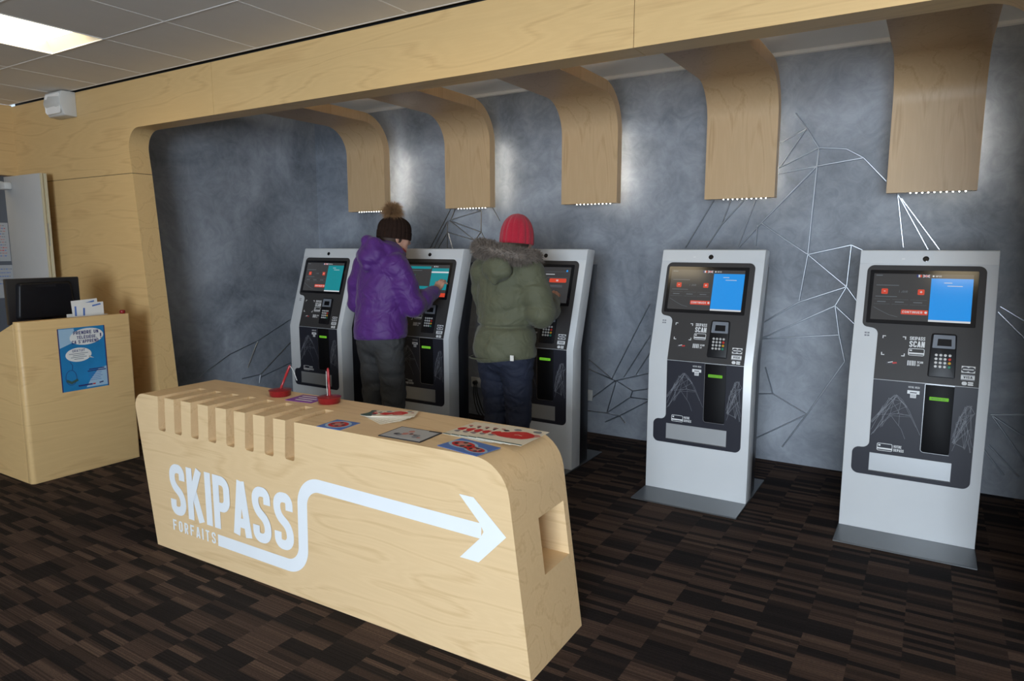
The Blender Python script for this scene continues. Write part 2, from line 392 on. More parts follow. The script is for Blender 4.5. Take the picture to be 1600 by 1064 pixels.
def text(mb, s, x, y, h, fn, mt, W=0.46, t=0.17, gap=0.09, width=None, n=4):
    adv = lambda c: (t if c == 'I' else W * 0.6 if c in " !',1" else W * 1.25 if c == 'M' else W) + gap
    tot = sum(adv(c) for c in s) - gap
    nk = 0
    kx = (width / h / tot) if width else 1.0
    cx = 0.0
    for c in s:
        base = {'\u00c9': 'E', '\u00c8': 'E', '\u00c7': 'C'}.get(c, c)
        Wc = t if c == 'I' else W * 1.25 if c == 'M' else W * 0.6 if c in " !',1" else W
        for pts, rad, cl in glyph(base, Wc, t):
            pp = rounded([(a, b_, rad) for a, b_ in pts], n) if cl else rpath(pts, rad, n) if rad else pts
            nk += 1
            mb.stroke(pp, t, lambda a, b_, cx=cx, e=(nk % 4) * h * .004: fn(x + (cx + a) * h * kx, y + b_ * h, e), mt, cl)
        if c == '\u00c9': mb.stroke([(Wc * .35, 1.08), (Wc * .75, 1.25)], t * .7, lambda a, b_, cx=cx: fn(x + (cx + a) * h * kx, y + b_ * h), mt)
        if c == '\u00c8': mb.stroke([(Wc * .65, 1.08), (Wc * .25, 1.25)], t * .7, lambda a, b_, cx=cx: fn(x + (cx + a) * h * kx, y + b_ * h), mt)
        if c == '\u00c7': mb.stroke([(Wc * .5, 0), (Wc * .4, -.2)], t * .7, lambda a, b_, cx=cx: fn(x + (cx + a) * h * kx, y + b_ * h), mt)
        cx += adv(c)
    return tot * h * kx

# ================================================================== THE ROOM
XL, XR, YB, YP, YP2, YW, ZC, ZN = -6.85, 3.0, -5.5, 2.92, 3.07, 4.985, 2.71, 2.785
struct(box('floor', (-9.3, YB - .1, -.06), (XR + .1, YW + .2, 0), 'striped_carpet'))
wall_back = struct(box('wall_back', (-5.5, YW, 0), (XR + .1, YW + .12, 2.9), 'polished_plaster'))
wall_niche = struct(box('wall_niche_left', (-5.52, YP2, 0), (-5.40, YW, 2.9), 'polished_plaster'))
struct(box('wall_right', (XR, YB, 0), (XR + .1, YW, 2.9), 'plain_wall'))
struct(box('ceiling_niche', (-5.40, YP2 - .02, ZN), (XR, YW, ZN + .06), 'niche_white'))
box('cornice_strip', (-5.40, YW - .035, ZN - .022), (XR, YW, ZN), 'niche_white', bpy.data.objects['ceiling_niche'])

# inlaid metal relief lines on the plaster: (x0,z0,x1,z1) on the back wall, (y0,z0,y1,z1) on the niche side wall
WALL = [(-0.861,2.392,-0.785,2.288),(-0.785,2.288,-0.703,2.156),(-0.97,2.192,-0.785,2.288),(-0.785,2.288,-0.943,2.041),(-0.703,2.156,-0.538,2.137),(-0.538,2.137,-0.436,2.075),(-0.436,2.075,-0.298,1.922),(-0.703,2.156,-0.708,2.039),(-0.708,2.039,-0.436,2.075),(-0.703,2.156,-0.95,2.041),(-0.708,2.039,-0.948,2.003),(-0.708,2.039,-1.044,1.675),(-0.708,2.039,-0.732,1.461),(-1.044,1.675,-0.732,1.461),(-1.044,1.675,-1.185,1.511),(-1.068,1.663,-1.074,1.519),(-0.732,1.461,-0.472,1.524),(-0.732,1.461,-0.77,1.148),(-0.732,1.461,-0.484,1.252),(-0.472,1.524,-0.484,1.252),(-0.472,1.524,-0.376,1.478),(-0.484,1.252,-0.769,1.14),(-0.769,1.14,-1.01,0.977),(-0.484,1.252,-0.545,1.124),(-0.545,1.124,-1.005,0.87),(-0.545,1.124,-0.51,0.931),(-0.545,1.124,-0.4,0.989),(-0.51,0.931,-1.005,0.87),(-0.51,0.931,-0.465,0.756),(-0.465,0.756,-0.678,0.365),(-0.678,0.365,-1.022,0.137),(-0.678,0.365,-0.909,0.485),(-0.678,0.365,-0.826,0.111),(-0.909,0.485,-1.012,0.473),(-0.909,0.485,-0.969,0.67),(-0.484,1.252,-0.41,1.151),(-1.377,1.841,-1.572,1.505),(-1.257,1.837,-1.316,1.667),(-1.316,1.667,-1.418,1.506),(-1.166,1.834,-1.316,1.667),(-1.089,1.831,-1.191,1.519),(-0.23,1.842,-0.176,1.508),(-0.23,1.842,-0.042,1.496),(-0.207,1.813,0.018,1.496),(0.356,0.501,0.548,0.526),(0.366,0.49,0.576,0.192),(0.366,0.495,0.562,0.366),(0.361,0.311,0.526,0.136),(0.343,1.127,0.513,0.945),(0.35,1.161,0.503,1.061),(0.335,0.283,0.451,0.134),(-1.834,1.079,-2.133,0.465),(-1.82,0.84,-2.03,0.489),(-1.817,0.709,-1.928,0.52),(-2.104,0.452,-1.812,0.545),(-2.104,0.452,-2.342,0.527),(-2.133,0.465,-2.343,0.611),(-2.104,0.452,-2.337,0.261),(-2.097,0.448,-2.171,0.18),(-2.09,0.453,-1.955,0.386),(-1.955,0.386,-1.808,0.423),(-1.955,0.386,-1.972,0.333),(-1.972,0.333,-2.171,0.18),(-1.972,0.333,-1.806,0.334),(-2.171,0.18,-2.336,0.177),(-2.171,0.18,-2.061,0.171),(-2.061,0.171,-1.806,0.332),(-2.061,0.171,-2.184,0.105),(-2.061,0.171,-2.01,0.116),(-3.71,1.853,-3.765,1.767),(-3.765,1.767,-3.959,1.493),(-3.66,1.852,-3.711,1.75),(-3.711,1.75,-3.383,1.821),(-3.725,1.742,-3.39,1.638),(-3.725,1.742,-3.458,1.568),(-3.455,1.848,-3.383,1.821),(-3.383,1.821,-3.387,1.64),(-3.387,1.64,-3.455,1.565),(-3.387,1.64,-3.343,1.567),(-3.748,1.74,-3.753,1.641),(-3.753,1.641,-3.865,1.494),(-3.753,1.641,-3.759,1.494),(-3.75,1.641,-3.698,1.494),(-3.746,1.639,-3.458,1.568),(-3.758,1.73,-3.913,1.494),(-3.458,1.568,-3.439,1.536),(-3.273,1.853,-3.194,1.73)]
LEFT = [(3.548,0.382,3.876,0.542),(3.876,0.542,4.188,0.631),(4.188,0.631,4.573,0.795),(4.179,0.625,4.052,0.388),(3.983,0.296,4.192,0.304),(4.192,0.304,4.579,0.577),(4.191,0.276,4.586,0.372),(4.193,0.31,4.174,0.223)]
def ridge(a0, b0, a1, b1, fn, parent, wd=0.0115, h=0.006):
    d = np.array([a1 - a0, b1 - b0]); d /= np.hypot(*d); n = np.array([-d[1], d[0]]) * wd / 2
    mb = MB(); k = []
    for a, b in ((a0, b0), (a1, b1)):
        k.append([fn(a - n[0], b - n[1], 0), fn(a - n[0] * .35, b - n[1] * .35, h), fn(a + n[0] * .35, b + n[1] * .35, h), fn(a + n[0], b + n[1], 0)])
    for j in range(3): mb.face([k[0][j], k[1][j], k[1][j + 1], k[0][j + 1]], 'strip_metal')
    mb.face(k[0], 'strip_metal'); mb.face(k[1][::-1], 'strip_metal')
    return mb.build('relief_strip', parent)
for s in WALL: ridge(*s, lambda a, b, h: (a, YW - h, b), wall_back)
for s in LEFT: ridge(*s, lambda a, b, h: (-5.40 + h, a, b), wall_niche)

# wooden portal: panels with a big rounded opening
portal = struct(empty('wall_portal', (-3.4, YP, 0)))
def panel(name, poly, mt='ash_horizontal', y0=YP, y1=YP2):
    return MB().prism(poly, lambda a, b: (a + 3.4, y1 - YP, b), lambda a, b: (a + 3.4, y0 - YP, b), mt).build(name, portal, smooth=True)
leg = lambda z: -5.088 + (2.06 - z) * 0.0911
panel('wood_panel', [(XL, 0), (leg(0), 0), (leg(2.049), 2.049), (XL, 2.049)])
panel('wood_panel', rounded([(XL, 2.053, 0), (leg(2.053), 2.053, 0), (-5.13, 2.37, .17), (-4.097, 2.37, 0), (-4.097, 2.70, 0), (XL, 2.70, 0)], 12))
panel('wood_panel', [(-4.094, 2.37), (-1.182, 2.37), (-1.182, 2.70), (-4.094, 2.70)])
panel('wood_panel', rounded([(-1.179, 2.37, 0), (.245, 2.37, .32), (.27, 2.05, 0), (.455, 0, 0), (XR, 0, 0), (XR, 2.70, 0), (-1.179, 2.70, 0)], 14))
for x in (-4.0955, -1.1805):
    box('joint_strip', (x + 3.4 - .006, .006, 2.375), (x + 3.4 + .006, .144, 2.695), 'dark_gap', portal)
box('joint_strip', (XL + 3.41, .006, 2.045), (-5.10 + 3.4, .144, 2.057), 'dark_gap', portal)
box('header_beam', (XL + 3.4, .03, 2.69), (XR + 3.4, .15, 2.86), 'dark_gap', portal)

# left wall with a doorway, and the dim corridor behind it
MB().prism([(YB, 0), (1.85, 0), (1.85, 2.12), (2.905, 2.12), (2.905, 0), (YP, 0), (YP, ZC), (YB, ZC)], lambda a, b: (XL - .12, a, b), lambda a, b: (XL, a, b), 'ash_depth').build('wall_left')
struct(bpy.data.objects['wall_left'])
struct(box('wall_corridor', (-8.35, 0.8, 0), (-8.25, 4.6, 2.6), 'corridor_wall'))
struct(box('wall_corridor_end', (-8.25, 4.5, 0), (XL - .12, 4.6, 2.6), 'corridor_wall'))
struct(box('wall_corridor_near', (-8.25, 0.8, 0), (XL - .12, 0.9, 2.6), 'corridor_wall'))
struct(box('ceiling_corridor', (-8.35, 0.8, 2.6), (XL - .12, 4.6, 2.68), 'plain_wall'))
t = empty('ceiling_light', (-7.6, 2.6, 2.6))  # unseen lamp, added to brighten the notices on the corridor wall
MB().box((-.3, -.3, -.03), (.3, .3, 0), 'plastic_white').build('frame', t, bevel=.004)
MB().box((-.27, -.27, -.036), (.27, .27, -.03), 'lamp_diffuser').build('diffuser', t)
tag(t, 'unseen square light added to the corridor beyond the open door', 'ceiling light')

# suspended ceiling of square tiles on thin rails
ceil = struct(box('ceiling', (XL, YB, ZC), (XR, 0.51, ZC + .12), 'ceiling_tile'))
MB().box((XL, 0.51, ZC + .10), (XR, YP + .1, ZC + .14), 'dark_gap').build('plenum_board', ceil)
MB().box((1.19, 0.51, ZC), (XR, 2.895, ZC + .02), 'ceiling_tile').build('plain_board', ceil)
lamps = {(-4.81, 1.71), (-2.41, 1.71), (-0.01, 1.71)}
tile_cache = {}
ylines = [0.51, 1.11, 1.71, 2.31, 2.895]
xlines = [XL] + [-6.61 + .6 * k for k in range(14)]
for i in range(len(xlines) - 1):
    for j in range(4):
        x0, x1, y0, y1 = xlines[i], xlines[i + 1], ylines[j], ylines[j + 1]
        if any(abs(x0 - a) < .02 and abs(y0 - b) < .02 for a, b in lamps): continue
        key = (round(x1 - x0, 3), round(y1 - y0, 3))
        if key not in tile_cache:
            o = MB().box((.004, .004, .0006), (key[0] - .004, key[1] - .004, .016), 'ceiling_tile').build('ceiling_tile', ceil); tile_cache[key] = o
        else:
            o = tile_cache[key].copy(); COL.objects.link(o)
        o.location = (x0, y0, ZC)
for x in xlines[1:]: box('ceiling_rail', (x - .005, .51, ZC - .0005), (x + .005, 2.895, ZC + .02), 'ceiling_rail', ceil)
for y in ylines: box('ceiling_rail', (XL, y - .005, ZC - .001), (1.19, y + .005, ZC + .02), 'ceiling_rail', ceil)
def troffer(x, y, label):
    t = empty('ceiling_light', (x, y, ZC))
    o, i, d = .594, .36, .07
    mb = MB(); a = .003; q = (o - i) / 2 + a
    P = [(a, a, 0), (a + o, a, 0), (a + o, a + o, 0), (a, a + o, 0)]; Q = [(.02, .16, d), (.46, .16, d), (.46, .46 + .1, d), (.02, .56, d)]
    for k in range(4): mb.face([P[k], P[(k + 1) % 4], Q[(k + 1) % 4], Q[k]][::-1], 'lamp_reflector')
    mb.build('reflector', t)
    MB().box((.02, .16, d), (.46, .56, d + .01), 'lamp_diffuser').build('diffuser', t)
    mb = MB()
    for k in range(4):
        p, q_ = np.array(P[k]), np.array(P[(k + 1) % 4])
        lo = np.minimum(p, q_) - (.004, .004, .002); hi = np.maximum(p, q_) + (.004, .004, .001); mb.box(lo, hi, 'ceiling_rail')
    mb.build('frame', t)
    return tag(t, label, 'ceiling light')
troffer(-4.81, 1.71, 'lit square recessed ceiling light above the reception desk')
troffer(-2.41, 1.71, 'unseen square ceiling light added above the wooden leaflet counter')  # out of view, added for its warm light on the counter top
troffer(-0.01, 1.71, 'unseen square ceiling light added in front of the rightmost kiosk')  # out of view too, added for its light and reflections

# rear wall of the hall with the glazed front that lets the daylight in
wr = struct(empty('wall_rear', (0, YB, 0)))
for lo, hi in (((XL, 0, 0), (-.4, .1, ZC)), ((2.9, 0, 0), (XR, .1, ZC)), ((-.4, 0, 0), (2.9, .1, .3)), ((-.4, 0, 2.5), (2.9, .1, ZC))):
    box('wall_section', lo, hi, 'plain_wall', wr)
for k in range(2):
    x0 = -.4 + k * 1.65
    t = struct(empty('window_%d' % (k + 1), (x0, YB + .05, .3)))
    mb = MB()
    for lo, hi in (((0, 0, 0), (.06, .05, 2.2)), ((1.59, 0, 0), (1.65, .05, 2.2)), ((.06, 0, 0), (1.59, .05, .06)), ((.06, 0, 2.14), (1.59, .05, 2.2))): mb.box(lo, hi, 'window_frame')
    mb.build('window_frame', t)
    box('pane', (.06, .02, .06), (1.59, .026, 2.14), 'glass', t)

# ================================================================== CURVED CANOPIES
def make_canopy(x, label):
    t = empty('curved_canopy', (x, 0, 0))
    hw = .224; poly = []
    fr = [(3.06, 2.565)] + [(4.43 + .24 * math.sin(a), 2.325 + .24 * math.cos(a)) for a in np.linspace(0, math.pi / 2, 14)] + [(4.67, 1.828)]
    bk = [(4.745, 1.828)] + [(4.43 + .315 * math.sin(a), 2.325 + .315 * math.cos(a)) for a in np.linspace(math.pi / 2, 0, 14)] + [(3.06, 2.64)]
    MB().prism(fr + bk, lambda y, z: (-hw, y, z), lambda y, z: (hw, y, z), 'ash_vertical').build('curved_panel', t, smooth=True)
    box('led_channel', (-.12, 4.674, 1.8265), (.20, 4.692, 1.829), 'kiosk_black', t)
    base = None
    for k in range(10):
        if base is None:
            base = MB().lathe([(.002, -.008), (.0042, -.005), (.0045, 0)], (0, 0, 0), 'led_white', 8).build('led', t)
            o = base
        else: o = base.copy(); COL.objects.link(o)
        o.location = (-.10 + k * .03, 4.682, 1.829)
    box('led_strip', (.098, 4.832, 1.86), (.110, 4.838, 2.38), 'strip_glow', t)
    box('strip_channel', (.093, 4.745, 1.86), (.115, 4.832, 2.38), 'kiosk_white', t)
    box('led_strip', (.13, 3.2, 2.641), (.142, 4.4, 2.647), 'strip_glow', t)
    return tag(t, label, 'canopy', 'curved wooden canopies over the kiosks')
CX = [-4.43, -3.31, -2.215, -1.13, -.052]
for x, l in zip(CX, ['curved wooden canopy over the leftmost kiosk, farthest from the camera', 'curved wooden canopy above the purple jacket and bobble hat', 'curved wooden canopy just right above the red knitted hat', 'curved wooden canopy over the unattended kiosk left of the rightmost one', 'largest curved wooden canopy, above the rightmost kiosk']): make_canopy(x, l)

# ================================================================== LEAFLET COUNTER
ctr = empty('leaflet_counter', (-3.297, 1.881, 0), R(0.94))
tag(ctr, 'long pale wooden counter lettered SKIPASS with a white arrow', 'counter')
D, ZT = .42, .785
slots = [(.090 + k * .1295, .090 + k * .1295 + .054) for k in range(8)]
top = []
for a, b in slots:
    top += [(a, ZT, 0), (a - .012, .615, .012), (b - .008, .612, .012), (b, ZT, 0)]
prof_l = [(0, 0, 0)]
outer = [(2.195, 0, 0), (2.088, ZT, .15)]
with_slots = rounded([(2.195, 0, 0), (2.088, ZT, .15)] + top[::-1] + [(-.118, ZT, .07), (0, 0, 0)], 8)
plain = rounded([(2.195, 0, 0), (2.088, ZT, .15), (-.118, ZT, .07), (0, 0, 0)], 8)
bmk = MB()
bmk.prism(with_slots, lambda a, b: (a, .23, b), lambda a, b: (a, 0, b), 'counter_ash', cap_a=False)
b1 = bmk.build('tmp_a')
bmk = MB(); bmk.prism(plain, lambda a, b: (a, D, b), lambda a, b: (a, .23, b), 'counter_ash')
b2 = bmk.build('tmp_b')
# close the front comb at its back so that it is a solid, then hollow the far end for the cut-out
bmk = MB(); bmk.prism(with_slots, lambda a, b: (a, .23, b), lambda a, b: (a, 0, b), 'counter_ash')
bpy.data.objects.remove(b1); b1 = bmk.build('tmp_a')
cut = MB().box((1.99, .18, .31), (2.4, .385, .525), 'counter_ash').box((1.62, .05, .08), (1.995, .39, .6), 'counter_ash').build('tmp_c')
def boolean(o, cutter, op='DIFFERENCE'):
    md = o.modifiers.new('b', 'BOOLEAN'); md.operation = op; md.object = cutter; md.solver = 'EXACT'
    dg = bpy.context.evaluated_depsgraph_get(); me = bpy.data.meshes.new_from_object(o.evaluated_get(dg)); o.modifiers.clear(); o.data = me
boolean(b2, b1, 'UNION'); boolean(b2, cut)
b2.name = 'body'; b2.data.name = 'body'; b2.parent = ctr
b2.data.polygons.foreach_set('use_smooth', [True] * len(b2.data.polygons)); b2.data.set_sharp_from_angle(angle=R(25))
for o in (b1, cut): bpy.data.objects.remove(o)
cf = lambda a, b, e=0: (a, -.0008 - e, b)
mb = MB(); text(mb, 'SKIPASS', .143, .197, .263, cf, 'vinyl_white', W=.47, t=.172, gap=.065, width=.875, n=6); mb.build('large_lettering', ctr)['label'] = 'white SKIPASS lettering'
mb = MB(); text(mb, 'FORFAITS', .146, .112, .056, cf, 'vinyl_white', W=.44, t=.15, gap=.25, width=.332, n=4); mb.build('small_lettering', ctr)['label'] = 'small white FORFAITS lettering'
mb = MB()
pth = rpath([(.495, .136), (1.072, .132), (1.082, .530), (1.99, .512)], .10, 12)
mb.stroke(pth, .058, cf, 'vinyl_white')
mb.face([cf(a, b, .0005) for a, b in [(1.895, .633), (1.958, .632), (2.094, .512), (1.978, .392), (1.896, .393), (1.985, .485), (2.0, .512), (1.985, .54)]][::-1], 'vinyl_white')
mb.build('arrow', ctr)['label'] = 'white bent arrow pointing right'
def on_counter(u, n, z=ZT):
    a = R(.94); return (-3.297 + u * math.cos(a) - n * math.sin(a), 1.881 + u * math.sin(a) + n * math.cos(a), z)

# leaflets lying on the counter
rng = random.Random(3)
def blob(mb, cx, cy, r, mt, z, n=9, sx=1.0):
    mb.face([(cx + sx * r * (0.75 + .4 * rng.random()) * math.cos(2 * math.pi * k / n), cy + r * (0.75 + .4 * rng.random()) * math.sin(2 * math.pi * k / n), z) for k in range(n)], mt)
def sheet(name, wd, ht, th, mt, curl=0.0):
    mb = MB(); mb.box((-wd / 2, -ht / 2, 0), (wd / 2, ht / 2, th), mt); return mb
def map_leaflet(mb, wd, ht, z, strip='end'):
    q = 1.0 if strip == 'end' else 1.6
    if strip == 'end': mb.box((-wd / 2, -ht / 2, z - .0001), (-wd / 2 + wd * .11, ht / 2, z + .0001), 'ink_green')
    else: mb.box((-wd / 2, -ht / 2, z - .0001), (wd / 2, -ht / 2 + ht * .05, z + .0001), 'ink_green')
    for k in range(10):
        blob(mb, (-.36 + .085 * k) * wd, (-.20 + (k * .37) % .6) * ht, (.03 + .03 * rng.random()) * wd * q, ['ink_pink', 'ink_black', 'ink_red', 'print_grey', 'ink_pink'][k % 5], z + .0003 + k * .00004, sx=1.3)
    blob(mb, -.36 * wd, -.05 * ht, .07 * wd * q, 'ink_red', z + .0008, 9, 1.0); blob(mb, -.38 * wd, .22 * ht, .05 * wd, 'ink_pink', z + .0008, 9, 1.0); blob(mb, -.37 * wd, -.22 * ht, .05 * wd, 'print_grey', z + .0008, 9, 1.3)
    blob(mb, .13 * wd, .03 * ht, .15 * wd * q, 'ink_red', z + .0009, 12, 1.35)
    blob(mb, -.12 * wd, -.07 * ht, .11 * wd * q, 'ink_red', z + .00092, 12, 1.3)
    mb.stroke([(.02 * wd, .0), (.10 * wd, .03 * ht), (.19 * wd, .0)], .02 * wd, lambda a_, b_: (a_, b_, z + .001), 'paper_cream')
def place(o, u, n, rz, z=ZT + .0006): o.location = on_counter(u, n, z); o.rotation_euler = (0, 0, R(.94) + rz); return o
# fan of eight map leaflets
for k in range(8):
    mb = sheet('leaflet', .21, .10, .0012, 'paper_cream'); map_leaflet(mb, .21, .10, .0013)
    o = place(mb.build('map_leaflet'), 1.315 + .004 * k, .245 + .006 * k, R(-25 + 7.5 * k), ZT + .0006 + k * .0016)
    lab = 'topmost red and cream map leaflet of the fan on the counter' if k == 7 else 'undermost map leaflet of the fan, its dark end sticking out' if k == 0 else '%s map leaflet from the top of the fan on the counter' % ['', 'seventh', 'sixth', 'fifth', 'fourth', 'third', 'second'][k]
    tag(o, lab, 'leaflet', 'fanned map leaflets')
# row of five overlapping large leaflets near the rounded end
for k in range(5):
    mb = sheet('leaflet', .20, .215, .0015, 'paper_cream'); map_leaflet(mb, .20, .215, .0016, 'edge')
    o = place(mb.build('map_leaflet'), 1.80 + .040 * k, .275, R(-4 + k * .6), ZT + .0006 + k * .0018)
    lab = 'topmost large red and cream leaflet nearest the counter end' if k == 4 else 'undermost large leaflet of the row near the counter end' if k == 0 else 'large overlapped leaflet, %s from the rounded counter end' % ['', 'fourth', 'third', 'second'][k]
    tag(o, lab, 'leaflet', 'overlapping large leaflets')
def blue_leaflet(u, n, rz, wd, ht, label, two):
    mb = sheet('l', wd, ht, .0015, 'ink_blue')
    for i, (cx, cy, r) in enumerate([(0, 0, .40)] if not two else [(-.17, .05, .30), (.24, -.10, .23)]):
        mb.face([(a, b, .0018) for a, b in ellipse(cx * wd, cy * ht, r * wd * 1.12, r * ht * 1.05)], 'poster_pale')
        mb.face([(a, b, .0021) for a, b in ellipse(cx * wd, cy * ht, r * wd * .88, r * ht * .82)], 'ink_red')
        mb.face([(a, b, .0024) for a, b in ellipse(cx * wd, cy * ht, r * wd * .5, r * ht * .5)], 'ink_pink')
        for k in range(4): blob(mb, (cx + .5 * r * math.cos(k * 1.7)) * wd, (cy + .5 * r * math.sin(k * 1.7)) * ht, r * wd * .18, 'ink_black', .0026)
    o = mb.build('blue_leaflet'); place(o, u, n, rz); return tag(o, label, 'leaflet', 'blue leaflets')
blue_leaflet(1.245, .062, R(3), .125, .125, 'blue square leaflet with one red disc beside the slots', False)
blue_leaflet(1.885, .078, R(-10), .20, .13, 'blue leaflet with two red discs at the counter edge', True)
mb = sheet('l', .20, .15, .003, 'ink_black'); mb.box((-.094, -.069, .003), (.094, .069, .0034), 'paper_grey')
for k in range(14): blob(mb, -.07 + .14 * rng.random(), -.04 + .08 * rng.random(), .008 + .008 * rng.random(), ['print_grey', 'ink_pink', 'ink_black'][k % 3], .0036 + k * .00002)
mb.box((.045, .060, .0034), (.094, .072, .0042), 'ink_black')
tag(place(mb.build('framed_card'), 1.595, .098, R(2)), 'grey card with a thin black border on the counter', 'card')
mb = sheet('l', .16, .125, .002, 'ink_purple')
for k in range(3): mb.box((-.06 + .01 * k, .03 - .035 * k, .002), (.06, .042 - .035 * k, .0023), 'paper_white')
tag(place(mb.build('purple_card'), .765, .335, R(6)), 'purple printed card between the two red pen holders', 'card')
def pen_holder(u, n, label, pen_dir, cord):
    t = empty('pen_holder', on_counter(u, n)); tag(t, label, 'pen holder', 'red counter pens')
    MB().lathe([(.046, 0), (.050, .004), (.053, .024), (.056, .029), (.052, .031), (.02, .033), (.012, .036)], (0, 0, 0), 'plastic_red', 28).build('base', t, smooth=True)
    d = Vector(pen_dir).normalized(); p0 = Vector((.004, 0, .034))
    MB().tube([p0, p0 + d * .02, p0 + d * .022, p0 + d * .07, p0 + d * .072, p0 + d * .125, p0 + d * .132], [.005, .007, .0055, .0055, .0065, .006, .003], 'pen_red', 10).build('pen', t, smooth=True)
    MB().tube([p0 + Vector(c) for c in cord], .0012, 'plastic_white', 6).build('cord', t)
pen_holder(.59, .325, 'red pen holder with a long thin slanted pen, nearer the slots\' far end', (.42, .18, 1), [(.05, .02, .12), (.065, .03, .09), (.08, .035, .045)])
pen_holder(.915, .335, 'red pen holder with an upright pen, beside the person in grey trousers', (-.10, .05, 1), [(-.018, 0, .115), (-.014, -.004, .05), (-.004, -.01, 0)])

# ================================================================== TICKET KIOSKS
KA = math.atan2(.21, .667); KW = .62; ZB = .83
def K(u, s, d=0.0):
    """kiosk front: u across, s up along the folded face, d outwards"""
    if s <= ZB: return (u - KW / 2, -d, s)
    v = s - ZB
    return (u - KW / 2, math.sin(KA) * v - d * math.cos(KA), ZB + math.cos(KA) * v + d * math.sin(KA))
STOP = ZB + math.hypot(.21, .667)
def quad(mb, u0, s0, u1, s1, d, mt): mb.face([K(u0, s0, d), K(u1, s0, d), K(u1, s1, d), K(u0, s1, d)], mt)
def kbox(mb, u0, s0, u1, s1, d0, d1, mt, u2=None):
    mb.prism([(u0, s0), (u1, s0), (u1, s1), (u0, s1)], lambda a, b: K(a, b, d0), lambda a, b: K(a, b, d1), mt)
def kpoly(mb, poly, d0, d1, mt): mb.prism(poly, lambda a, b: K(a, b, d0), lambda a, b: K(a, b, d1), mt)

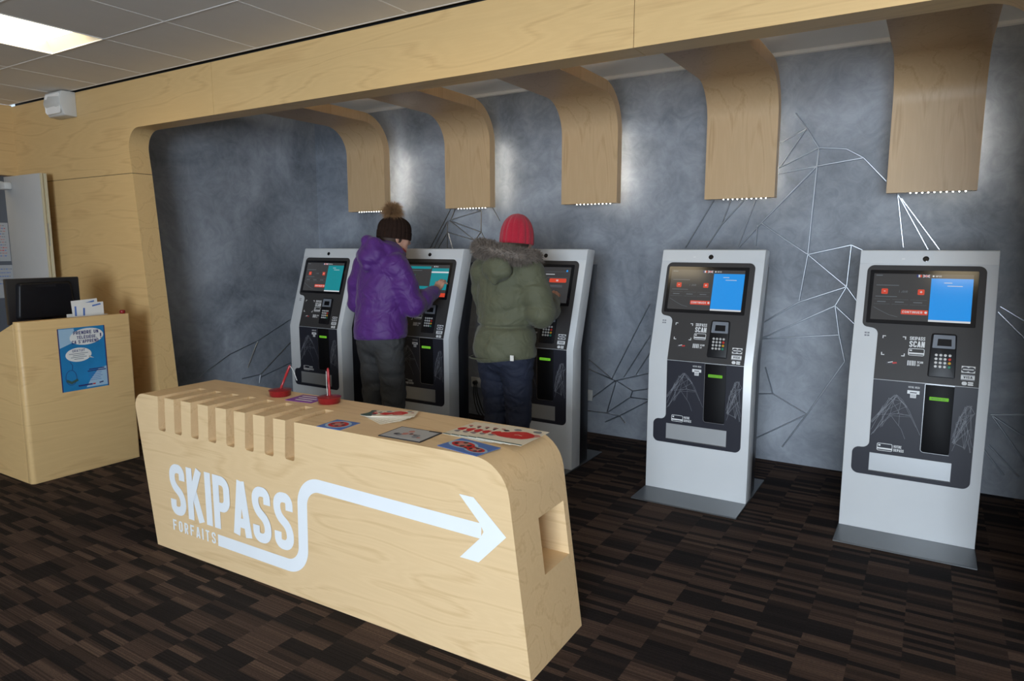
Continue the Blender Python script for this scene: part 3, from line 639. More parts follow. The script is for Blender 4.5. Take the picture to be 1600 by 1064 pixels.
def screen_graphics(kind, parent):
    """flat picture shown on the 16:9 display, u .075-.519, s 1.148-1.398"""
    mb = MB(); U0, U1, S0, S1 = .075, .519, 1.148, 1.398
    d = .0052; f = lambda a, b, e=0: K(a, b, d + .0012 + e)
    quad(mb, U0, S0, U1, S1, d, 'scr_dark')
    if kind in ('blue', 'teal'):
        c = 'scr_' + kind
        quad(mb, .338, S0 + .010, U1, 1.376, d + .0004, c)
        quad(mb, .338, S0, U1, S0 + .010, d + .0004, 'scr_white')
        for u, ch in ((.131, '-'), (.297, '+')):
            kpoly(mb, rounded([(u - .015, 1.287, .004), (u + .015, 1.287, .004), (u + .015, 1.316, .004), (u - .015, 1.316, .004)], 3), d + .0003, d + .0008, 'scr_red')
            text(mb, ch, u - .0055, 1.2965, .011, f, 'scr_white', W=1.0, t=.28)
        kpoly(mb, rounded([(.214, 1.181, .004), (.334, 1.181, .004), (.334, 1.206, .004), (.214, 1.206, .004)], 3), d + .0003, d + .0008, 'scr_red')
        text(mb, 'CONTINUER', .220, 1.188, .0115, f, 'scr_white', W=.62, t=.16, gap=.2, width=.090)
        mb.face([f(a, b) for a, b in ellipse(.325, 1.194, .006, .006)], 'scr_white')
        # the two flags: french and british
        for k, m_ in enumerate(('scr_flag_blue', 'scr_white', 'scr_red')): quad(mb, .272 + k * .0075, 1.381, .2795 + k * .0075, 1.394, d + .0008, m_)
        quad(mb, .300, 1.381, .330, 1.394, d + .0006, 'scr_flag_blue')
        mb.stroke([(.300, 1.381), (.330, 1.394)], .003, f, 'scr_white'); mb.stroke([(.300, 1.394), (.330, 1.381)], .003, lambda a, b: f(a, b, .0001), 'scr_white')
        mb.stroke([(.315, 1.381), (.315, 1.394)], .005, lambda a, b: f(a, b, .0002), 'scr_white'); mb.stroke([(.300, 1.3875), (.330, 1.3875)], .005, lambda a, b: f(a, b, .0003), 'scr_white')
        mb.stroke([(.315, 1.381), (.315, 1.394)], .0028, lambda a, b: f(a, b, .0004), 'scr_red'); mb.stroke([(.300, 1.3875), (.330, 1.3875)], .0028, lambda a, b: f(a, b, .0005), 'scr_red')
        mb.face([f(a, b) for a, b in ellipse(.346, 1.3875, .0045, .0045)], 'scr_white')
        text(mb, 'INFOS', .356, 1.3835, .008, f, 'scr_white', W=.55, t=.13, gap=.2)
        text(mb, '1 JOUR', .197, 1.2965, .011, f, 'scr_line', W=.5, t=.12, gap=.2)
        for s_, w_ in ((1.333, .105), (1.272, .10)): quad(mb, .090, s_, .090 + w_, s_ + .003, d + .0005, 'scr_line')
        for k in range(3): quad(mb, .085 + k * .083, 1.232, .160 + k * .083, 1.2328, d + .0005, 'scr_line'); quad(mb, .085 + k * .083, 1.258, .160 + k * .083, 1.2588, d + .0005, 'scr_line'); quad(mb, .100 + k * .083, 1.243, .140 + k * .083, 1.247, d + .0005, 'scr_line')
        quad(mb, .085, 1.386, .115, 1.390, d + .0005, 'scr_line')
        quad(mb, .395, 1.352, .43, 1.355, d + .0006, 'scr_white'); quad(mb, .41, 1.336, .475, 1.339, d + .0006, 'scr_white')
        mb.stroke([(.085, 1.215), (.12, 1.195), (.16, 1.175), (.20, 1.165)], .0015, f, 'scr_line')
    elif kind == 'form':
        quad(mb, .355, S0 + .055, U1, 1.372, d + .0004, 'scr_teal'); quad(mb, .355, 1.335, U1, 1.346, d + .0006, 'scr_white')
        quad(mb, .355, S0, U1, S0 + .030, d + .0004, 'scr_red'); quad(mb, U0, S0, .355, S0 + .022, d + .0004, 'scr_red')
        for u0, u1, s0, s1 in ((.10, .345, 1.365, 1.385), (.11, .20, 1.302, 1.32), (.21, .345, 1.205, 1.228)): quad(mb, u0, s0, u1, s1, d + .0005, 'scr_teal')
        quad(mb, .12, 1.350, .26, 1.353, d + .0005, 'scr_line')
        for k in range(3): quad(mb, .24, 1.18 + .006 * k, .32, 1.182 + .006 * k, d + .0005, 'scr_line')
        text(mb, 'INFOS', .385, 1.380, .009, f, 'scr_white', W=.55, t=.13, gap=.2)
        mb.face([f(a, b) for a, b in ellipse(.375, 1.384, .0045, .0045)], 'scr_white')
    else:
        quad(mb, .11, 1.345, .40, 1.349, d + .0005, 'scr_white')
        for s_ in (1.365, 1.322, 1.297): quad(mb, .10, s_, .50, s_ + .0012, d + .0004, 'scr_line')
        kpoly(mb, rounded([(.365, 1.290, .006), (.495, 1.290, .006), (.495, 1.318, .006), (.365, 1.318, .006)], 3), d + .0003, d + .0008, 'scr_red')
        text(mb, 'OK', .418, 1.298, .012, f, 'scr_white', W=.6, t=.2, gap=.2)
        for u, s_ in ((.345, 1.304), (.492, 1.372)): mb.face([f(a, b) for a, b in ellipse(u, s_, .007, .007)], 'scr_blue')
        for k in range(3): quad(mb, .19, 1.258 + .006 * k, .47, 1.260 + .006 * k, d + .0005, 'scr_line')
        for r_ in range(3):
            for k in range(10): quad(mb, .16 + k * .022, 1.205 - r_ * .016, .17 + k * .022, 1.213 - r_ * .016, d + .0005, 'scr_line')
    return mb.build('display', parent)

def make_kiosk(first):
    t = empty('ticket_kiosk')
    MB().box((-KW / 2 - .003, -.24, .001), (KW / 2 + .003, .50, .010), 'plate_steel').build('base_plate', t, bevel=.0015, seg=1)
    sh = [(0, .010), (0, ZB), (.21, 1.497), (.325, 1.490), (.125, .835), (.125, .010)]
    MB().prism(rounded([(a, b, .012 if 1.48 < b else 0) for a, b in sh], 5), lambda y, z: (-KW / 2, y, z), lambda y, z: (KW / 2, y, z), 'kiosk_white').build('shell', t, bevel=.0025)
    mb = MB(); kbox(mb, .0005, 1.453, KW - .0005, STOP - .004, .0, .0018, 'kiosk_white'); mb.build('top_cap', t, bevel=.0012, seg=1)
    bd = [(.125, .012), (.125, .83), (.295, 1.392), (.395, 1.392), (.27, .83), (.27, .012)]
    MB().prism(bd, lambda y, z: (-KW / 2 + .012, y, z), lambda y, z: (KW / 2 - .012, y, z), 'kiosk_black').build('rear_body', t, bevel=.003)
    ax = Vector((0, -math.cos(KA), math.sin(KA)))
    cl = MB().lathe([(.0145, 0), (.0145, .004), (.012, .0048), (.0112, .002), (.001, .002)], K(.306, 1.480, .0015), 'gloss_black', 20, ax).build('camera_lens', t, smooth=True)
    mb = MB(); kbox(mb, .197, 1.476, .211, 1.484, .0018, .0024, 'print_white'); mb.build('sensor_mark', t)
    # printed front panel, upper and lower sheet
    r = .035
    up = rounded([(.117, ZB + .001, 0), (.573, ZB + .001, 0), (.573, 1.445, r), (.040, 1.445, r), (.040, 1.110, .028), (.117, 1.098, .034)], 7)
    mb = MB(); kpoly(mb, up, 0, .0025, 'panel_grey'); pu = mb.build('upper_panel', t, bevel=.0006, seg=1)
    lo = rounded([(.117, ZB - .001, 0), (.119, .460, .034), (.041, .458, .034), (.041, .313, r), (.575, .313, r), (.573, ZB - .001, 0)], 7)
    mb = MB(); kpoly(mb, lo, 0, .0025, 'panel_blue'); pl = mb.build('lower_panel', t, bevel=.0006, seg=1)
    f = lambda a, b, e=0: K(a, b, .0029 + e)
    mb = MB()
    for (u, s, du, ds) in ((.143, 1.062, 1, -1), (.246, 1.062, -1, -1), (.143, .962, 1, 1), (.246, .962, -1, 1)):
        MB().stroke([(u + du * .013, s), (u, s), (u, s + ds * .013)], .0042, f, 'print_white').build('scan_corner', pu)
    text(mb, 'SKIPASS', .265, 1.048, .0185, f, 'print_white', W=.46, t=.15, gap=.10, width=.068)
    text(mb, 'SCAN', .265, 1.012, .031, f, 'print_white', W=.46, t=.17, gap=.09, width=.068)
    mb.build('scan_lettering', pu)
    def card(u0, s0, u1, s1, par):
        mb = MB()
        mb.stroke(rounded([(u0, s0, .006), (u1, s0, .006), (u1, s1, .006), (u0, s1, .006)], 3), .0028, f, 'print_white', True)
        mb.stroke([(u0, s0 + (s1 - s0) * .30), (u1, s0 + (s1 - s0) * .30)], (s1 - s0) * .22, lambda a, b: f(a, b, .0001), 'print_white')
        mb.stroke([(u0 + .010, s0 + (s1 - s0) * .62), (u0 + .010, s1 - .006)], .010, lambda a, b: f(a, b, .0001), 'print_white')
        mb.build('card_icon', par)
    card(.264, .969, .333, 1.004, pu); mb = MB()
    for k in range(7): mb.stroke([(.265 + k * .0055, .915), (.265 + k * .0055, .941)], [.004, .0022, .0038, .002, .004, .0025, .003][k], f, 'print_white')
    text(mb, 'SCAN', .306, .929, .011, f, 'print_white', W=.5, t=.15, gap=.1, width=.026); text(mb, 'QR', .306, .915, .009, f, 'print_white', W=.5, t=.13, gap=.1, width=.012)
    mb.build('code_scan_mark', pu); mb = MB()
    mb.stroke([(.168, .920), (.198, .922)], .012, f, 'print_dark'); mb.stroke([(.176, .922), (.198, .928)], .004, lambda a, b: f(a, b, .0002), 'print_white'); mb.stroke([(.197, .921), (.216, .924)], .008, lambda a, b: f(a, b, .0003), 'print_red')
    mb.build('maker_logo', pu); mb = MB()
    # bank card marks
    kpoly(mb, [(.497, .900), (.554, .900), (.554, .934), (.497, .934)], .0026, .0030, 'print_white')
    for du in (-.013, .013): mb.face([f(a, b, .0003) for a, b in ellipse(.5255 + du, .917, .0155, .0135)], 'print_dark')
    mb.stroke([(.503, .917), (.548, .917)], .005, lambda a, b: f(a, b, .0005), 'print_white')
    mb.build('bank_card_mark', pu); mb = MB()
    kpoly(mb, [(.497, .863), (.554, .863), (.554, .892), (.497, .892)], .0026, .0030, 'print_white')
    mb.stroke([(.497, .8895), (.554, .8895)], .004, lambda a, b: f(a, b, .0003), 'print_grey'); mb.stroke([(.497, .8655), (.554, .8655)], .004, lambda a, b: f(a, b, .0003), 'print_grey')
    text(mb, 'VISA', .507, .872, .012, lambda a, b, e=0: f(a, b, .0005 + e), 'print_dark', W=.6, t=.2, gap=.1, width=.038)
    mb.build('bank_card_mark', pu); mb = MB()
    kpoly(mb, rounded([(.502, .838, .008), (.524, .838, .008), (.524, .856, .008), (.502, .856, .008)], 4), .0026, .0030, 'print_white')
    kpoly(mb, rounded([(.527, .848, .003), (.550, .848, .003), (.550, .856, .003), (.527, .856, .003)], 3), .0026, .0030, 'print_white')
    kpoly(mb, rounded([(.527, .838, .003), (.550, .838, .003), (.550, .846, .003), (.527, .846, .003)], 3), .0026, .0030, 'print_white')
    mb.build('bank_card_mark', pu); mb = MB()
    for (uu, ss) in ((.055, 1.060), (.068, 1.060), (.055, 1.074), (.068, 1.074)): mb.stroke([(uu, ss), (uu + .010, ss)], .008, lambda a, b: K(a, b, .0006), 'print_grey')
    mb.build('embossed_mark', pu)
    mb = MB()
    text(mb, 'VOTRE RE\u00c7U', .277, .800, .0095, f, 'print_white', W=.5, t=.13, gap=.12, width=.05)
    mb.build('receipt_lettering', pl); mb = MB()
    mb.stroke([(.274, .779), (.328, .779)], .018, f, 'print_white'); mb.stroke([(.286, .777), (.316, .777)], .005, lambda a, b: f(a, b, .0002), 'print_dark')
    mb.stroke([(.301, .772), (.301, .750)], .026, lambda a, b: f(a, b, .0003), 'print_white')
    for k in range(4): mb.stroke([(.291, .767 - k * .004), (.311, .767 - k * .004)], .0014, lambda a, b: f(a, b, .0005), 'print_dark')
    mb.build('receipt_icon', pl); card(.157, .454, .226, .492, pl); mb = MB()
    text(mb, 'VOTRE', .232, .476, .0145, f, 'print_white', W=.46, t=.16, gap=.1, width=.036); text(mb, 'SKIPASS', .232, .457, .0145, f, 'print_white', W=.46, t=.16, gap=.1, width=.047)
    mb.build('skipass_lettering', pl); mb = MB()
    rg = random.Random(11)
    def ridge_lines(pts, n, c):
        for k in range(n):
            a, b = rg.choice(pts), rg.choice(pts)
            if a == b or abs(a[0] - b[0]) > .10: continue
            j = lambda p: (p[0] + rg.uniform(-.006, .006), p[1] + rg.uniform(-.006, .006))
            mb.stroke([j(a), j(b)], .0010, lambda x_, y_, e=k * .000004: f(x_, y_, e), c)
    L1 = [(.125, .60), (.15, .64), (.175, .69), (.20, .735), (.225, .755), (.25, .73), (.275, .70), (.30, .655), (.33, .60), (.345, .545), (.20, .65), (.215, .60), (.17, .58), (.25, .60), (.13, .54), (.245, .66)]
    ridge_lines(L1, 60, 'print_grey')
    for q in ([(.123, .56), (.15, .63), (.18, .69), (.205, .74), (.23, .757), (.255, .735), (.29, .68), (.345, .56)], [(.123, .53), (.17, .60), (.21, .645), (.26, .58), (.28, .53)], [(.482, .56), (.50, .63), (.515, .69), (.535, .735), (.55, .73), (.568, .70)], [(.487, .50), (.51, .58), (.53, .66), (.55, .60), (.57, .53)]): mb.stroke(q, .0012, f, 'print_grey')
    L2 = [(.484, .58), (.495, .64), (.505, .68), (.53, .735), (.548, .735), (.565, .70), (.53, .66), (.515, .60), (.49, .54), (.55, .62), (.56, .58), (.54, .52), (.567, .50)]
    ridge_lines(L2, 40, 'print_grey')
    mb.build('mountain_print', pl)['kind'] = 'stuff'
    # screen: black bezel glass with the display under it
    mb = MB(); kpoly(mb, rounded([(.056, 1.128, .006), (.541, 1.128, .006), (.541, 1.418, .006), (.056, 1.418, .006)], 3), .0025, .005, 'gloss_black')
    scr = mb.build('screen', t, bevel=.0008, seg=1)
    # payment terminal column
    mb = MB(); kpoly(mb, rounded([(.356, .866, .008), (.472, .866, .008), (.468, 1.088, .012), (.360, 1.088, .012)], 4), .0025, .016, 'satin_black')
    term = mb.build('card_terminal', t, bevel=.003)
    mb = MB(); kpoly(mb, rounded([(.366, 1.012, .004), (.464, 1.012, .004), (.461, 1.080, .004), (.369, 1.080, .004)], 3), .016, .019, 'terminal_grey')
    kpoly(mb, [(.386, 1.024), (.448, 1.024), (.446, 1.060), (.388, 1.060)], .019, .0196, 'gloss_black'); mb.build('terminal_display', term, bevel=.0008, seg=1)
    kc = None
    for i in range(4):
        for j in range(4):
            mk = 'key_silver' if i < 3 else ['key_silver', 'key_red', 'key_yellow', 'key_green'][j]
            MB().lathe([(.0072, 0), (.0072, .003), (.0055, .0048), (.001, .005)], K(.386 + i * .0195, .977 - j * .0195, .0158), mk, 10, ax).build('key', term, smooth=True)
    mb = MB(); kpoly(mb, rounded([(.352, .474, .014), (.476, .474, .014), (.475, .827, .0), (.350, .827, 0)], 5), .0025, .007, 'bay_black')
    bay = mb.build('ticket_bay', t, bevel=.002)
    mb = MB(); mb.stroke(rpath([(.350, .827), (.3515, .474), (.476, .474)], .015, 6), .0025, lambda a, b: K(a, b, .0066), 'steel'); mb.stroke([(.350, .828), (.476, .828)], .0025, lambda a, b: K(a, b, .0075), 'steel')
    mb.build('bay_edge_highlight', bay)  # pale strips drawn in place of the highlight along the bay's edge
    mb = MB(); kpoly(mb, rounded([(.372, .749, .003), (.455, .749, .003), (.455, .766, .003), (.372, .766, .003)], 3), .007, .0095, 'green_glow')
    text(mb, 'INSEREZ ICI', .380, .754, .0065, lambda a, b, e=0: K(a, b, .0099 + e), 'print_dark', W=.5, t=.12, gap=.2, width=.06)
    mb.build('lit_slot', bay)
    mb = MB(); kbox(mb, .124, .340, .491, .436, .0025, .0045, 'hatch_steel'); kbox(mb, .124, .336, .491, .340, .0025, .010, 'kiosk_black'); mb.build('pickup_flap', t, bevel=.0006, seg=1)
    return t, scr
KX = [(-4.765, 4.03, 'teal'), (-3.650, 4.02, 'form'), (-2.620, 4.015, 'keys'), (-1.467, 4.0, 'blue'), (-.347, 3.98, 'blue')]
KL = ['white ticket kiosk at the far left, left of the purple jacket', 'white ticket kiosk used by the person in the purple jacket', 'white ticket kiosk used by the person in the green parka', 'unattended white ticket kiosk nearest the green parka', 'nearest white ticket kiosk, rightmost of the row']
kproto, sproto = make_kiosk(True)
for i, (x, y, kind) in enumerate(KX):
    o = kproto if i == 0 else copy_tree(kproto)
    o.location = (x + KW / 2, y, 0)
    tag(o, KL[i], 'kiosk', 'row of ticket kiosks')
for i, (o, (x, y, kind)) in enumerate(zip([q for q in bpy.data.objects if q.name.startswith('ticket_kiosk')], KX)):
    sp = [c for c in children(o) if c.name.startswith('screen')][0]
    screen_graphics([k for xx, yy, k in KX if abs(xx + KW / 2 - o.location.x) < .01][0], sp)

# sockets and cables on the wall behind the kiosks
def socket(x, z, wd, label, cables):
    t = empty('wall_socket', (x, YW, z)); tag(t, label, 'socket')
    MB().box((-wd / 2, -.012, -.045), (wd / 2, 0, .045), 'plastic_white').build('cover_plate', t, bevel=.004)
    for k in range(2 if wd > .1 else 1):
        c = (-.04 + .08 * k) if wd > .1 else 0
        MB().lathe([(.022, 0), (.022, .001), (.019, .0012)], (c, -.0121, 0), 'plastic_white', 16, Vector((0, -1, 0))).build('outlet', t)
    if cables:
        MB().lathe([(.02, 0), (.019, .03), (.008, .036)], (-.03, -.012, 0), 'plastic_black', 14, Vector((0, -1, 0))).build('plug', t, smooth=True)
        for k in range(3):
            MB().tube([(-.03 + .012 * k, -.04, -.005), (-.03 + .02 * k, -.055, -.08), (-.02 + .03 * k, -.05, -.18), (.0 + .035 * k, -.04, -.26), (.03 + .04 * k, -.05, -.285)], .0045, 'cable_black', 6).build('cable', t, smooth=True)
socket(-3.415, .30, .17, 'white double wall socket with black plug beside the green parka', True)
socket(-2.34, .31, .085, 'small white wall socket right of the green parka\'s kiosk', False)

# ================================================================== RECEPTION DESK
dk = empty('reception_desk', (-4.815, 1.965, 0)); tag(dk, 'light wooden reception desk with a blue poster on its front', 'desk')
DY = .702
MB().prism(rounded([(0, 0, .035), (0, DY, .012), (-.055, DY, 0), (-.055, .0, 0)], 8), lambda a, b: (a, b, 0.001), lambda a, b: (a, b, 1.048), 'ash_depth').build('front_panel', dk, bevel=.004)
for y0 in (0.0, DY - .03):
    MB().prism([(-.055, .001), (-.055, 1.036), (-.90, .745), (-.90, .001)], lambda a, b: (a, y0, b), lambda a, b: (a, y0 + .03, b), 'ash_horizontal').build('side_panel', dk, bevel=.002, seg=1)
MB().box((-.90, .03, .70), (-.055, DY - .03, .73), 'ash_depth').build('work_surface', dk, bevel=.002)
MB().box((-.20, .03, .935), (-.055, DY - .03, .95), 'ash_depth').build('upper_shelf', dk, bevel=.002)

# A3 poster stuck on the desk front
po = empty('poster', (-4.815, 2.190, .563)); tag(po, 'blue poster with white speech bubbles stuck on the reception desk', 'poster')
pf = lambda a, b, e=0: (.0012 + e, a, b)
mb = MB(); mb.box((0, 0, 0), (.001, .297, .42), 'poster_blue'); mb.build('sheet', po)
mb = MB(); mb.face([pf(.004, .29), pf(.11, .33), pf(.10, .415), pf(.004, .415)], 'poster_pale'); mb.face([pf(.15, .01), pf(.293, .01), pf(.293, .14), pf(.24, .13), pf(.18, .06)], 'poster_pale')
mb.stroke([(.002, 0), (.002, .42)], .007, lambda a, b: pf(a, b, .0002), 'ink_navy'); mb.stroke([(.294, 0), (.294, .42)], .007, lambda a, b: pf(a, b, .0002), 'ink_navy')
mb.build('background_print', po)
mb = MB(); mb.face([pf(a, b, .0004) for a, b in ellipse(.178, .355, .108, .055, 28, R(4))], 'paper_white'); mb.face([pf(a, b, .0004) for a, b in ellipse(.118, .238, .082, .047, 28)], 'paper_white')
mb.face([pf(.18, .225, .0004), pf(.215, .205, .0004), pf(.185, .212, .0004)], 'paper_white')
mb.build('speech_bubble', po)
mb = MB(); pg = lambda a, b, e=0: pf(a, b, .0008 + e)
text(mb, 'PRENDRE UN', .095, .372, .023, pg, 'ink_navy', W=.6, t=.2, gap=.14, width=.16)
text(mb, 'T\u00c9L\u00c9SI\u00c8GE,', .115, .341, .021, pg, 'ink_navy', W=.6, t=.2, gap=.14, width=.13)
text(mb, '\u00c7A S\'APPREND', .082, .312, .022, pg, 'ink_navy', W=.6, t=.2, gap=.14, width=.17)
text(mb, '!', .262, .335, .034, pg, 'ink_navy', W=.6, t=.24)
text(mb, 'GRATUIT', .08, .257, .017, pg, 'ink_navy', W=.6, t=.15, gap=.16, width=.08)
for k, w_ in enumerate((.12, .075, .10, .06)): mb.stroke([(.118 - w_ / 2, .246 - k * .012), (.118 + w_ / 2, .246 - k * .012)], .004, pg, 'print_grey')
for k, w_ in enumerate((.10, .12)): mb.stroke([(.225 - w_ / 2, .13 - k * .012), (.225 + w_ / 2, .13 - k * .012)], .007, pg, 'ink_navy')
for k, w_ in enumerate((.08, .07, .09, .06, .07)): mb.stroke([(.215 - w_ / 2, .104 - k * .012), (.215 + w_ / 2, .104 - k * .012)], .003, pg, 'ink_blue')
mb.stroke([(.10, .028), (.19, .028)], .010, pg, 'ink_navy'); mb.stroke([(.192, .028), (.21, .028)], .008, pg, 'ink_red'); mb.stroke([(.235, .030), (.262, .034)], .008, pg, 'ink_navy')
mb.stroke(ellipse(.06, .09, .034, .05), .003, pg, 'ink_navy', True); mb.stroke([(.03, .075), (.06, .055), (.10, .072)], .016, lambda a, b: pg(a, b, .0002), 'ink_green'); mb.stroke([(.07, .14), (.075, .17), (.06, .195)], .003, pg, 'ink_navy')
mb.build('poster_lettering', po)

# monitor seen from behind
mo = empty('monitor', (-5.14, 2.275, .73)); tag(mo, 'black computer monitor seen from behind on the reception desk', 'monitor')
MB().box((-.02, -.225, .27), (.02, .225, .575), 'plastic_black').build('screen_housing', mo, bevel=.008)
MB().prism(rounded([(-.19, .30, .02), (.19, .30, .02), (.17, .55, .02), (-.17, .55, .02)], 4), lambda a, b: (.018, a, b), lambda a, b: (.045, a * .9, .30 + (b - .30) * .9 + .012), 'satin_black').build('rear_cover', mo, bevel=.006)
MB().box((.044, -.06, .515), (.047, .06, .530), 'plastic_black').build('vent', mo)
MB().box((-.015, -.035, .01), (.02, .035, .40), 'plastic_black').build('stand_post', mo, bevel=.004)
MB().lathe([(.12, 0.001), (.12, .008), (.05, .016), (.035, .018)], (0, 0, 0), 'plastic_black', 28).build('stand_base', mo, smooth=True)

# card holder and cards on the desk
ch = empty('card_holder', (-4.945, 2.45, .95)); tag(ch, 'low white card tray beside the monitor on the reception desk', 'tray')
mb = MB(); mb.box((-.03, -.12, .001), (.03, .12, .008), 'plastic_white'); mb.box((.024, -.12, .008), (.03, .12, .098), 'plastic_white'); mb.box((-.03, -.12, .008), (-.024, .12, .11), 'plastic_white'); mb.build('tray', ch, bevel=.001)
def upcard(y, wd, h, x, tilt, label):
    mb = MB(); mb.box((-.001, -wd / 2, 0), (.001, wd / 2, h), 'paper_white')
    mb.stroke([(-wd * .40, h * .25), (-wd * .36, h * .8)], .012, lambda a, b: (.0014, a, b), 'ink_blue'); mb.stroke([(wd * .0, h * .86), (wd * .38, h * .92)], .010, lambda a, b: (.0014, a, b), 'ink_blue')
    o = mb.build('upright_card'); o.location = (x, y, .9585); o.rotation_euler = (R(tilt), 0, 0); tag(o, label, 'card', 'cards on the reception desk')
upcard(2.48, .15, .175, -4.935, 0, 'nearer white card with blue print beside the monitor')
upcard(2.45, .17, .195, -4.955, 3, 'taller white card behind another card beside the monitor')
MB().lathe([(.016, 0), (.018, .006), (.019, .016), (.015, .023), (.004, .026)], (-4.845, 2.635, 1.0485), 'plastic_red', 16).build('red_stopper', None, smooth=True)
tag(bpy.data.objects['red_stopper'], 'small red cap on the reception desk near its far corner', 'cap')

# ================================================================== DOOR, PAPERS, SPEAKER
dr = struct(empty('door_1', (XL + .03, 2.795, 0)))
MB().box((0, 0, .006), (.625, .045, 2.10), 'door_paint').build('leaf', dr, bevel=.002)
MB().box((.625, 0, .006), (.640, .014, 2.10), 'door_edge').box((.625, .031, .006), (.640, .045, 2.10), 'door_edge').box((.625, .014, .006), (.630, .031, 2.10), 'door_edge').build('edge_strip', dr)
MB().box((.628, .012, 1.52), (.6315, .033, 1.70), 'steel').build('lock_plate', dr)
MB().box((.02, -.055, 1.99), (.14, 0, 2.05), 'plastic_white').build('door_closer', dr, bevel=.01)
MB().tube([(.05, -.03, 2.05), (.05, -.12, 2.06), (-.02, -.25, 2.06)], .008, 'plastic_white').build('closer_arm', dr)
def paper(y0, y1, z0, z1, label, red):
    t = MB(); t.box((0, y0, z0), (.002, y1, z1), 'paper_grey')
    rg = random.Random(5 if red else 6)
    for k in range(12 if red else 5):
        z = z1 - (k + 1.2) * (z1 - z0) / (14 if red else 9)
        x = y0 + .03
        while x < y1 - .04:
            w_ = rg.uniform(.008, .022); mt = rg.choice(['ink_red', 'ink_pink', 'print_grey', 'ink_blue'] if red else ['print_grey', 'ink_blue'])
            t.box((.002, x, z), (.0024, x + w_, z + .008), mt); x += w_ + .006
    o = t.build('notice_sheet'); o.location = (-8.249, 0, 0); tag(o, label, 'notice', 'notices in the corridor')
paper(2.95, 3.375, 1.36, 1.755, 'grey notice covered in red figures on the corridor wall', True)
paper(2.95, 3.40, .98, 1.32, 'grey notice with blue lines below the red one in the corridor', False)
sp = empty('wall_speaker', (-5.915, YP, 2.515)); tag(sp, 'white box loudspeaker high on the wooden wall under the ceiling', 'speaker')
prf = rounded([(0, 0, 0), (-.09, .005, .02), (-.125, .10, .05), (-.105, .185, .015), (0, .188, 0)], 6)
MB().prism(prf, lambda a, b: (-.125, a, b), lambda a, b: (.125, a, b), 'plastic_white').build('housing', sp, bevel=.006)
MB().prism(rounded([(-.108, .02, .02), (.108, .02, .02), (.108, .17, .02), (-.108, .17, .02)], 4), lambda a, b: (a, -.098 - .022 * math.sin(b / .19 * math.pi), b), lambda a, b: (a, -.1045 - .022 * math.sin(b / .19 * math.pi), b), 'ceiling_rail').build('grille', sp)
box('bracket', (-.03, -.01, .05), (.03, 0, .14), 'plastic_white', sp)

